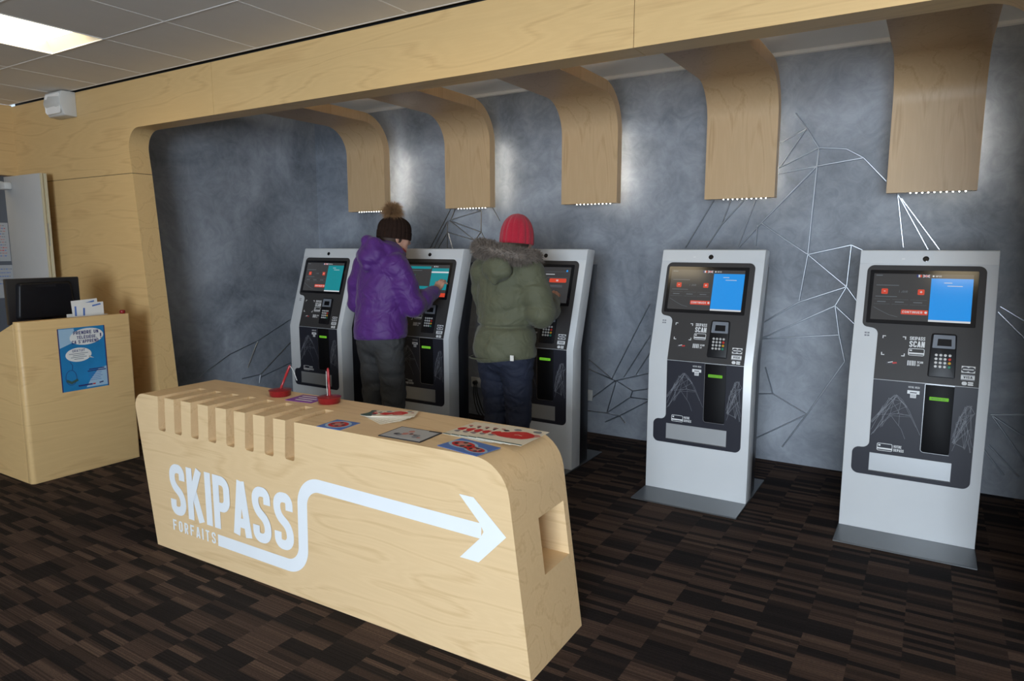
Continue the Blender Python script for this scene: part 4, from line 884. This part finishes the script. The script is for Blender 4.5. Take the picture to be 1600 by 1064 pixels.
# ================================================================== PEOPLE
class Vol:
    """signed distance volume -> smooth mesh (surface nets)"""
    def __init__(s, lo, hi, h):
        s.lo = np.array(lo, np.float32); s.h = h
        s.n = np.ceil((np.array(hi) - s.lo) / h).astype(int) + 1
        s.f = np.full(s.n, 1.0, np.float32)
    def sub(s, lo, hi):
        a = np.maximum(np.floor((np.array(lo) - s.lo) / s.h).astype(int), 0); b = np.minimum(np.ceil((np.array(hi) - s.lo) / s.h).astype(int) + 1, s.n)
        if (b <= a).any(): return None
        g = [s.lo[i] + s.h * np.arange(a[i], b[i], dtype=np.float32) for i in range(3)]
        return tuple(slice(a[i], b[i]) for i in range(3)), np.meshgrid(*g, indexing='ij', sparse=True)
    def put(s, sl, d, k, cut=False):
        f = s.f[sl]
        if cut: d = -d; f2 = -f; q = np.maximum(k - np.abs(f2 - d), 0) / k if k else 0; s.f[sl] = -(np.minimum(f2, -(-d)) - (q * q * k * .25 if k else 0)) if False else np.maximum(f, d)
        else:
            q = np.maximum(k - np.abs(f - d), 0) / k; s.f[sl] = np.minimum(f, d) - q * q * k * .25
    def cap(s, p, q, r1, r2, k=.02, sq=None):
        """tapered capsule; sq=(axis, factor) squashes the section along a world axis"""
        p = np.array(p, np.float32); q = np.array(q, np.float32); m = max(r1, r2) * 1.3 + k + 3 * s.h
        w = s.sub(np.minimum(p, q) - m, np.maximum(p, q) + m)
        if w is None: return
        sl, (X, Y, Z) = w; d = q - p; L2 = float(d @ d) + 1e-9
        x, y, z = X - p[0], Y - p[1], Z - p[2]
        t = np.clip((x * d[0] + y * d[1] + z * d[2]) / L2, 0, 1)
        dx, dy, dz = x - t * d[0], y - t * d[1], z - t * d[2]
        if sq:
            v = [dx, dy, dz]; v[sq[0]] = v[sq[0]] * sq[1]; dx, dy, dz = v
        s.put(sl, np.sqrt(dx * dx + dy * dy + dz * dz) - (r1 + t * (r2 - r1)), k)
    def ell(s, c, r, k=.03, rz=0.0, rx=0.0, cut=False):
        c = np.array(c, np.float32); m = max(r) + k + 3 * s.h; w = s.sub(c - m, c + m)
        if w is None: return
        sl, (X, Y, Z) = w; x, y, z = X - c[0], Y - c[1], Z - c[2]
        if rz: ca, sa = math.cos(-rz), math.sin(-rz); x, y = x * ca - y * sa, x * sa + y * ca
        if rx: ca, sa = math.cos(-rx), math.sin(-rx); y, z = y * ca - z * sa, y * sa + z * ca
        k0 = np.sqrt((x / r[0]) ** 2 + (y / r[1]) ** 2 + (z / r[2]) ** 2); k1 = np.sqrt((x / r[0] ** 2) ** 2 + (y / r[1] ** 2) ** 2 + (z / r[2] ** 2) ** 2) + 1e-6
        d = k0 * (k0 - 1) / k1
        if cut: s.f[sl] = np.maximum(s.f[sl], -d)
        else: s.put(sl, d, k)
    def chain(s, pts, rs, k=.02, sq=None):
        for a in range(len(pts) - 1): s.cap(pts[a], pts[a + 1], rs[a], rs[a + 1], k, sq)
    def grid(s): return np.meshgrid(*[s.lo[i] + s.h * np.arange(s.n[i], dtype=np.float32) for i in range(3)], indexing='ij', sparse=True)
    def mesh(s, name, mt, parent=None):
        f = s.f; ins = f < 0
        c = [(i, j, k) for i in (0, 1) for j in (0, 1) for k in (0, 1)]
        cnt = sum(ins[i:ins.shape[0] - 1 + i, j:ins.shape[1] - 1 + j, k:ins.shape[2] - 1 + k].astype(np.int8) for i, j, k in c)
        act = np.argwhere((cnt > 0) & (cnt < 8)); idx = np.full(cnt.shape, -1, np.int64); idx[tuple(act.T)] = np.arange(len(act))
        P = np.zeros((len(act), 3)); W = np.zeros(len(act))
        val = {q: f[act[:, 0] + q[0], act[:, 1] + q[1], act[:, 2] + q[2]].astype(float) for q in c}
        for a in c:
            for ax in range(3):
                if a[ax] == 0:
                    b = list(a); b[ax] = 1; b = tuple(b); va, vb = val[a], val[b]; m = (va < 0) != (vb < 0)
                    t = np.where(m, va / np.where(np.abs(va - vb) < 1e-12, 1, va - vb), 0)
                    pt = np.array(a, float)[None] + t[:, None] * (np.array(b) - np.array(a))[None]
                    P += pt * m[:, None]; W += m
        V = (act + P / W[:, None]) * s.h + s.lo
        F = []
        for ax in range(3):
            o1, o2 = (ax + 1) % 3, (ax + 2) % 3
            sa = [slice(None)] * 3; sb = [slice(None)] * 3; sa[ax] = slice(0, -1); sb[ax] = slice(1, None)
            A = ins[tuple(sa)]; B = ins[tuple(sb)]; e = np.argwhere(A != B)
            e = e[(e[:, o1] > 0) & (e[:, o2] > 0) & (e[:, o1] < ins.shape[o1] - 1) & (e[:, o2] < ins.shape[o2] - 1)]
            d1 = np.zeros(3, int); d1[o1] = 1; d2 = np.zeros(3, int); d2[o2] = 1
            q = np.stack([idx[tuple((e - d1 - d2).T)], idx[tuple((e - d2).T)], idx[tuple(e.T)], idx[tuple((e - d1).T)]], 1)
            fl = ~A[tuple(e.T)]; q[fl] = q[fl][:, ::-1]; F.append(q)
        F = np.concatenate(F)
        me = bpy.data.meshes.new(name); me.vertices.add(len(V)); me.vertices.foreach_set('co', V.astype(np.float32).ravel())
        me.loops.add(F.size); me.loops.foreach_set('vertex_index', F.ravel().astype(np.int32))
        me.polygons.add(len(F)); me.polygons.foreach_set('loop_start', np.arange(0, F.size, 4, dtype=np.int32))
        me.polygons.foreach_set('use_smooth', np.ones(len(F), bool)); me.update(calc_edges=True); me.validate()
        me.materials.append(M[mt]); o = bpy.data.objects.new(name, me); COL.objects.link(o)
        if parent: o.parent = parent
        return o

def head(v, c, yaw, nod=0.0):
    """head with face; c = centre of the skull, face towards +y turned by yaw"""
    c = np.array(c, float); cy, sy = math.cos(yaw), math.sin(yaw); cn, sn = math.cos(nod), math.sin(nod)
    def T(x, y, z):
        y, z = y * cn - z * sn, y * sn + z * cn
        return (c[0] + x * cy - y * sy, c[1] + x * sy + y * cy, c[2] + z)
    v.ell(T(0, -.008, .022), (.075, .094, .092), .02, yaw)
    v.ell(T(0, .026, -.030), (.061, .072, .088), .03, yaw)
    v.cap(T(0, .070, -.098), T(0, .060, -.085), .020, .032, .03)
    for sx in (-1, 1):
        v.cap(T(sx * .046, .005, -.070), T(sx * .022, .062, -.096), .022, .020, .03)
        v.ell(T(sx * .036, .066, -.026), (.026, .022, .024), .02, yaw)
        v.ell(T(sx * .075, -.012, -.014), (.010, .020, .032), .006, yaw + sx * .35)
        v.ell(T(sx * .031, .098, .004), (.017, .012, .011), .0, yaw, cut=True)
    v.cap(T(0, .088, .012), T(0, .108, -.030), .009, .013, .012)
    v.cap(T(-.011, .096, -.034), T(.011, .096, -.034), .008, .008, .008)
    v.cap(T(-.022, .084, -.062), T(.022, .084, -.062), .007, .007, .006); v.cap(T(-.018, .083, -.075), T(.018, .083, -.075), .008, .008, .006)
    v.ell(T(0, .094, -.0685), (.024, .010, .0022), .0, yaw, cut=True)
    v.cap(T(-.045, .082, .018), T(.045, .082, .018), .010, .010, .015)
    return T
def hand(v, wrist, knuckle, tips, thumb, across):
    """palm from wrist to knuckle line, four fingers to the given tips, thumb from the side of the palm"""
    wrist, knuckle, across = [np.array(q, float) for q in (wrist, knuckle, across)]; across = across / np.linalg.norm(across)
    up = knuckle - wrist
    for k in range(4):
        o = across * (-.030 + .020 * k); v.cap(wrist + across * (-.016 + .011 * k) + up * .05, knuckle + o, .014, .0115, .012)
        b = knuckle + o; tip = np.array(tips[k], float); mid = (b + tip) / 2 + np.array([0, -.012, .014]); m2 = mid * .45 + tip * .55 + np.array([0, -.004, .006])
        v.chain([b, mid, m2, tip], [.0105, .0095, .0088, .0075], .004)
    a = wrist + up * .25 - across * .022; th = np.array(thumb, float); md = (a + th) / 2 + np.array([0, -.008, -.004]) - across * .012
    v.chain([a, md, th], [.0145, .0115, .0085], .008)

def folds(v, items, amp):
    X, Y, Z = v.grid()
    d = 0
    for (kx, ky, kz, ph, w) in items:
        d = d + w * (1 - 2 * np.abs(np.sin(.5 * (kx * X + ky * Y + kz * Z) + ph + 1.1 * np.sin(9 * X + 7 * Z + ph) + .8 * np.sin(11 * Y - 6 * Z))) ** .8) * (.6 + .4 * np.sin(13 * X + 5 * Z + 2 * ph))
    m = np.abs(v.f) < .06
    v.f += (amp * d * m).astype(np.float32)

def ribbed_hat(name, mt, parent, c, r, z0, z1, ribs, yaw, tilt, brim=True, depth=.05):
    mb = MB(); k = mb.mi(mt); seg = ribs * 8; rows = 26; H = z1 - z0; i0 = 0
    q = Matrix.Rotation(yaw, 3, 'Z') @ Matrix.Rotation(tilt, 3, 'X')
    prof = [(.86, -.004), (1.0, -.006)]
    for a in range(rows):
        t = a / (rows - 1)
        if brim and t < .30: rr = 1.03
        else:
            tt = (t - .30) / .70 if brim else t; tt = max(0, tt); rr = (1 - tt ** 2.6) ** .5 * (1.0 if brim else 1.02)
        prof.append((max(rr, .012), t * H))
    for (rr, h) in prof:
        for j in range(seg):
            an = 2 * math.pi * j / seg; rib = 1 + depth * (abs(math.cos(an * ribs / 2)) ** .7 - .5) * min(1, rr * 1.5) + .012 * math.sin(h * 520 + (j // 8 % 2) * 3.14)
            p = q @ Vector((r * rr * rib * math.cos(an) * .93, r * rr * rib * math.sin(an) * 1.06, h))
            mb.v.append((c[0] + p.x, c[1] + p.y, z0 + p.z))
    for a in range(len(prof) - 1):
        for j in range(seg):
            b = (j + 1) % seg; mb.f.append((a * seg + j, a * seg + b, (a + 1) * seg + b, (a + 1) * seg + j)); mb.m.append(k)
    mb.f.append(tuple((len(prof) - 1) * seg + j for j in range(seg))); mb.m.append(k)
    return mb.build(name, parent, smooth=True)
def fur(name, mt, parent, roots, ln, wd, seed):
    """roots: list of (point, direction); every strand a thin bent two-face blade"""
    rg = random.Random(seed); mb = MB(); k = mb.mi(mt)
    for p, d in roots:
        p = Vector(p); d = (Vector(d).normalized() + Vector((rg.uniform(-.55, .55), rg.uniform(-.55, .55), rg.uniform(-.55, .55)))).normalized()
        s_ = d.orthogonal().normalized(); s_.rotate(Matrix.Rotation(rg.uniform(0, 6.28), 3, d)); L = ln * rg.uniform(.55, 1.15); g = Vector((0, 0, -.18 * L))
        i = len(mb.v); m_ = p + d * L * .55; e = p + d * L + g
        mb.v += [tuple(p - s_ * wd), tuple(p + s_ * wd), tuple(m_ + s_ * wd * .7), tuple(m_ - s_ * wd * .7), tuple(e)]
        mb.f += [(i, i + 1, i + 2, i + 3), (i + 3, i + 2, i + 4)]; mb.m += [k, k]
    me = bpy.data.meshes.new(name); me.from_pydata(mb.v, [], mb.f); me.materials.append(M[mt])
    o = bpy.data.objects.new(name, me); COL.objects.link(o); o.parent = parent; o['kind'] = 'stuff'; return o
def boots(parent, feet, mt='boot'):
    for (x, y, a) in feet:
        v = Vol((x - .10, y - .14, -.005), (x + .10, y + .24, .24), .007)
        d = np.array([-math.sin(a), math.cos(a), 0])
        p = lambda t, z: np.array([x, y, z]) + d * t
        v.cap(p(-.045, .045), p(.03, .05), .045, .046, .03); v.cap(p(.03, .05), p(.13, .035), .046, .040, .03); v.cap(p(-.02, .07), p(-.01, .20), .05, .055, .03)
        X, Y, Z = v.grid(); v.f = np.maximum(v.f, .0005 - Z + 0 * v.f); v.mesh('boot', mt, parent)

def person_purple():
    root = empty('person', (-3.31, 3.60, 0), R(-4)); tag(root, 'person in purple hooded jacket and brown bobble hat touching the screen', 'person')
    # body
    v = Vol((-.36, -.26, .0), (.36, .62, 1.76), .006)
    hc = (.035, .130, 1.585)
    T = head(v, hc, R(-24), R(-10))
    v.cap((.0, .03, 1.38), (.028, .10, 1.52), .060, .052, .03)
    v.chain([(0, .0, .92), (0, .0, 1.10), (0, .02, 1.30)], [.12, .105, .12], .05); v.cap((-.13, .02, 1.37), (.13, .02, 1.37), .05, .05, .05)
    for s_ in (-1, 1): v.chain([(s_ * .085, 0, .88), (s_ * .092, .015, .49), (s_ * .098, -.01, .09)], [.085, .055, .042], .04); v.cap((s_ * .098, -.02, .04), (s_ * .105, .12, .035), .035, .03, .03)
    v.chain([(.15, .02, 1.37), (.235, .08, 1.115), (.185, .355, 1.180)], [.048, .040, .029], .02)
    hand(v, (.180, .372, 1.185), (.158, .442, 1.222), [(.118, .502, 1.243), (.142, .512, 1.262), (.166, .511, 1.258), (.188, .500, 1.240)], (.108, .462, 1.192), (1, .12, -.05))
    v.chain([(-.15, .02, 1.37), (-.245, .02, 1.11), (-.15, .23, 1.02)], [.048, .040, .029], .02)
    hand(v, (-.145, .25, 1.02), (-.12, .31, 1.03), [(-.15, .35, 1.01), (-.13, .36, 1.01), (-.11, .36, 1.01), (-.09, .35, 1.01)], (-.075, .30, 1.05), (1, 0, 0))
    v.mesh('body', 'skin', root)
    for sx in (-1, 1):
        e = T(sx * .031, .088, .004); MB().lathe([(.002, -.011), (.008, -.008), (.0115, 0), (.008, .008), (.002, .011)], e, 'eye_white', 12).build('eye', root, smooth=True)
    # jacket
    v = Vol((-.40, -.30, .82), (.40, .46, 1.64), .008)
    v.ell((0, .02, 1.25), (.195, .142, .22), .08); v.ell((0, .0, 1.04), (.185, .150, .24), .08); v.ell((.0, -.005, .90), (.198, .162, .17), .08)
    v.cap((-.135, .015, 1.385), (.135, .015, 1.385), .082, .082, .07)
    v.cap((0, .03, 1.40), (.02, .075, 1.475), .105, .095, .05)
    # thrown-back hood: raised rim and hanging bag
    v.chain([(-.075, .08, 1.475), (-.085, .0, 1.520), (-.035, -.070, 1.545), (.035, -.070, 1.530), (.090, -.005, 1.495), (.105, .075, 1.465), (.085, .135, 1.455)], [.034, .036, .038, .038, .036, .034, .032], .03)
    v.ell((.005, -.072, 1.452), (.118, .075, .085), .03, 0, R(22)); v.cap((.0, -.105, 1.42), (.01, -.125, 1.375), .055, .028, .03)
    v.chain([(.165, .02, 1.375), (.20, .045, 1.25), (.24, .085, 1.11)], [.082, .080, .074], .035)
    v.chain([(.24, .085, 1.11), (.215, .21, 1.135), (.188, .345, 1.178)], [.074, .064, .050], .03)
    v.chain([(-.165, .02, 1.375), (-.215, .01, 1.25), (-.245, .02, 1.11)], [.082, .078, .072], .035)
    v.chain([(-.245, .02, 1.11), (-.19, .14, 1.04), (-.15, .22, 1.02)], [.072, .062, .050], .03)
    v.ell((.035, .14, 1.585), (.088, .088, .120), 0, R(-24), cut=True)
    folds(v, [(16, 10, 34, .4, 1.0), (-22, 14, 26, 1.9, .7), (8, -12, 62, .7, .5), (30, 6, -40, 2.2, .35)], .0055)
    X, Y, Z = v.grid(); v.f = np.maximum(v.f, (.872 + .012 * np.sin(6 * X) - Z) + 0 * v.f)
    jk = v.mesh('jacket', 'jacket_purple', root)
    MB().tube([(-.200, 0, .893)] + [(.202 * math.cos(a), -.005 + .166 * math.sin(a), .893 + .012 * math.sin(6 * .2 * math.cos(a))) for a in np.linspace(math.pi, math.pi * 3 - .15, 40)], .004, 'jacket_purple', 6).build('hem_seam', jk, smooth=True)
    v = Vol((-.16, -.12, 1.40), (.20, .26, 1.56), .006)
    v.chain([(.03 + .078 * math.cos(a), .095 + .082 * math.sin(a), 1.492 - .02 * math.sin(a)) for a in np.linspace(0, 2 * math.pi, 18)], [.017] * 18, .01)
    v.mesh('collar', 'fleece_red', root)['label'] = 'red fleece collar inside the purple hood'
    # trousers
    v = Vol((-.28, -.26, .02), (.28, .26, .96), .008)
    v.ell((0, -.01, .88), (.175, .145, .14), .06)
    for s_ in (-1, 1): v.chain([(s_ * .088, -.01, .84), (s_ * .096, .015, .50), (s_ * .104, -.005, .09)], [.102, .082, .080], .03)
    folds(v, [(12, 8, 48, .2, 1.0), (-26, 10, 30, 1.1, .6), (18, -8, 75, 2.0, .5)], .0055)
    X, Y, Z = v.grid(); v.f = np.maximum(v.f, (.045 - Z) + 0 * v.f)
    v.mesh('trousers', 'trouser_grey', root)
    boots(root, [(-.102, -.01, .12), (.104, -.01, -.12)])
    hat = ribbed_hat('bobble_hat', 'knit_brown', root, (hc[0] - .004, hc[1] - .012), .112, 1.572, 1.728, 22, R(-24), R(-6))
    rg = random.Random(4); roots = []
    for k in range(2600):
        d = Vector((rg.gauss(0, 1), rg.gauss(0, 1), rg.gauss(0, 1))).normalized(); roots.append((Vector((.035, .108, 1.755)) + d * .030, d))
    fur('pompom', 'fur_tan', hat, roots, .066, .0012, 2)
    v = Vol((-.09, .0, 1.48), (.16, .24, 1.64), .005); v.ell((hc[0] - .008, hc[1] - .022, 1.585), (.084, .094, .085), .01, R(-24)); v.ell(T(0, .075, -.03), (.09, .075, .12), 0, R(-24), cut=True)
    X, Y, Z = v.grid(); v.f = np.maximum(v.f, np.maximum(1.515 - Z, Z - 1.62) + 0 * v.f); v.mesh('hair', 'hair_brown', root)
    return root

def person_green():
    root = empty('person', (-2.228, 3.55, 0), R(-2)); tag(root, 'person in green parka with grey fur collar and red knitted hat', 'person')
    v = Vol((-.36, -.26, .0), (.36, .62, 1.76), .006)
    hc = (.030, .085, 1.575)
    T = head(v, hc, R(-6), R(-14))
    v.cap((.0, .0, 1.36), (.025, .06, 1.50), .060, .052, .03)
    v.chain([(0, -.01, .92), (0, .0, 1.08), (0, .0, 1.28)], [.125, .10, .12], .05); v.cap((-.13, .0, 1.36), (.13, .0, 1.36), .05, .05, .05)
    for s_ in (-1, 1): v.chain([(s_ * .085, -.01, .86), (s_ * .080, .01, .48), (s_ * .075, -.02, .09)], [.088, .055, .042], .04); v.cap((s_ * .075, -.03, .04), (s_ * .082, .11, .035), .035, .03, .03)
    v.chain([(.15, .0, 1.36), (.245, .0, 1.12), (.12, .36, 1.165)], [.048, .040, .029], .02)
    hand(v, (.105, .40, 1.17), (.060, .470, 1.185), [(.020, .525, 1.195), (.032, .545, 1.205), (.050, .548, 1.200), (.070, .540, 1.185)], (.03, .455, 1.150), (.9, .4, -.05))
    v.chain([(-.15, .0, 1.36), (-.20, .10, 1.12), (-.07, .30, 1.10)], [.048, .040, .029], .02)
    hand(v, (-.06, .32, 1.10), (-.03, .37, 1.11), [(-.05, .42, 1.10), (-.03, .43, 1.10), (-.01, .43, 1.10), (.01, .42, 1.10)], (.0, .36, 1.13), (1, 0, 0))
    v.mesh('body', 'skin', root)
    for sx in (-1, 1):
        MB().lathe([(.002, -.011), (.008, -.008), (.0115, 0), (.008, .008), (.002, .011)], T(sx * .031, .088, .004), 'eye_white', 12).build('eye', root, smooth=True)
    v = Vol((-.40, -.32, .76), (.42, .46, 1.58), .008)
    v.ell((0, .0, 1.235), (.195, .140, .21), .07); v.ell((0, -.0, 1.07), (.165, .130, .17), .07); v.ell((0, -.02, .90), (.205, .165, .19), .09)
    v.cap((-.135, .0, 1.37), (.135, .0, 1.37), .085, .085, .06); v.cap((0, .0, 1.38), (.01, .03, 1.46), .11, .10, .05)
    v.ell((.035, -.150, 1.385), (.098, .055, .072), .014, R(0), R(12)); v.cap((.035, -.155, 1.37), (.030, -.170, 1.312), .058, .022, .016)
    v.chain([(.165, .0, 1.36), (.215, .0, 1.24), (.250, .0, 1.12)], [.088, .084, .080], .035); v.chain([(.250, .0, 1.12), (.205, .15, 1.13), (.145, .30, 1.165)], [.080, .072, .052], .03)
    v.chain([(-.165, .0, 1.36), (-.190, .05, 1.24), (-.20, .10, 1.12)], [.086, .080, .074], .035); v.chain([(-.20, .10, 1.12), (-.13, .22, 1.10), (-.09, .28, 1.10)], [.074, .062, .050], .03)
    # drawn-in waist seam
    X, Y, Z = v.grid(); v.f += (.016 * np.exp(-((Z - 1.035) / .011) ** 2) * (np.abs(X) < .19) * (Y < .2)).astype(np.float32)
    folds(v, [(14, 10, 40, .9, 1.0), (-24, 14, 30, 2.4, .7), (8, -12, 70, .2, .6), (34, 8, -46, 1.2, .4)], .0058)
    hem = .822 + .075 * X + .01 * np.sin(9 * X); v.f = np.maximum(v.f, (hem - Z) + 0 * v.f)
    jk = v.mesh('parka', 'jacket_green', root)
    MB().tube([(-.02 + .212 * math.cos(a), -.02 + .172 * math.sin(a), .845 + .075 * (-.02 + .212 * math.cos(a))) for a in np.linspace(math.pi, math.pi * 3 - .1, 40)], .004, 'jacket_green', 6).build('hem_seam', jk, smooth=True)
    MB().box((.135, -.162, .845), (.158, -.155, .878), 'paper_white').build('hem_label', jk)['label'] = 'small white tag on the hem'
    # fur rim of the thrown-back hood
    ring = []
    N = 90
    for k in range(N + 1):
        a = R(-30) + (R(240)) * k / N   # open at the front
        ang = math.pi + a
        ring.append(Vector((0.012 + .172 * math.cos(ang), -.012 + .150 * math.sin(ang), 1.478 - .030 * math.cos(ang) - .012 * math.sin(ang))))
    core = MB().tube(ring, [.040] * len(ring), 'fur_grey', 10).build('fur_base', jk, smooth=True)
    rg = random.Random(9); roots = []
    for k in range(9000):
        i = rg.randrange(len(ring) - 1); p = ring[i].lerp(ring[i + 1], rg.random()); tg = (ring[i + 1] - ring[i]).normalized()
        d = Vector((rg.gauss(0, 1), rg.gauss(0, 1), rg.gauss(0, 1))); d = (d - tg * d.dot(tg)).normalized(); roots.append((p + d * .034, d + tg * rg.uniform(-.4, .6)))
    fur('fur_trim', 'fur_grey', jk, roots, .040, .0012, 5)
    v = Vol((-.28, -.28, .02), (.28, .26, .96), .008)
    v.ell((0, -.02, .87), (.180, .150, .14), .06)
    for s_ in (-1, 1): v.chain([(s_ * .086, -.015, .83), (s_ * .084, .012, .48), (s_ * .080, -.015, .09)], [.105, .074, .058], .028)
    folds(v, [(10, 8, 66, .2, 1.0), (-22, 10, 44, 1.1, .6), (14, -8, 110, 2.0, .4)], .0048)
    X, Y, Z = v.grid(); v.f = np.maximum(v.f, (.05 - Z) + 0 * v.f)
    jn = v.mesh('jeans', 'denim', root)
    boots(root, [(-.078, -.02, .1), (.08, -.02, -.1)])
    ribbed_hat('knitted_hat', 'knit_red', root, (hc[0] - .004, hc[1] - .010), .104, 1.535, 1.716, 14, R(-6), R(-5), brim=False, depth=.06)
    v = Vol((-.08, -.05, 1.46), (.14, .2, 1.60), .005); v.ell((hc[0], hc[1] - .020, 1.555), (.083, .092, .09), .01); v.ell(T(0, .075, -.03), (.09, .075, .12), 0, 0, cut=True)
    X, Y, Z = v.grid(); v.f = np.maximum(v.f, np.maximum(1.49 - Z, Z - 1.585) + 0 * v.f); v.mesh('hair', 'hair_brown', root)
    return root
person_purple(); person_green()
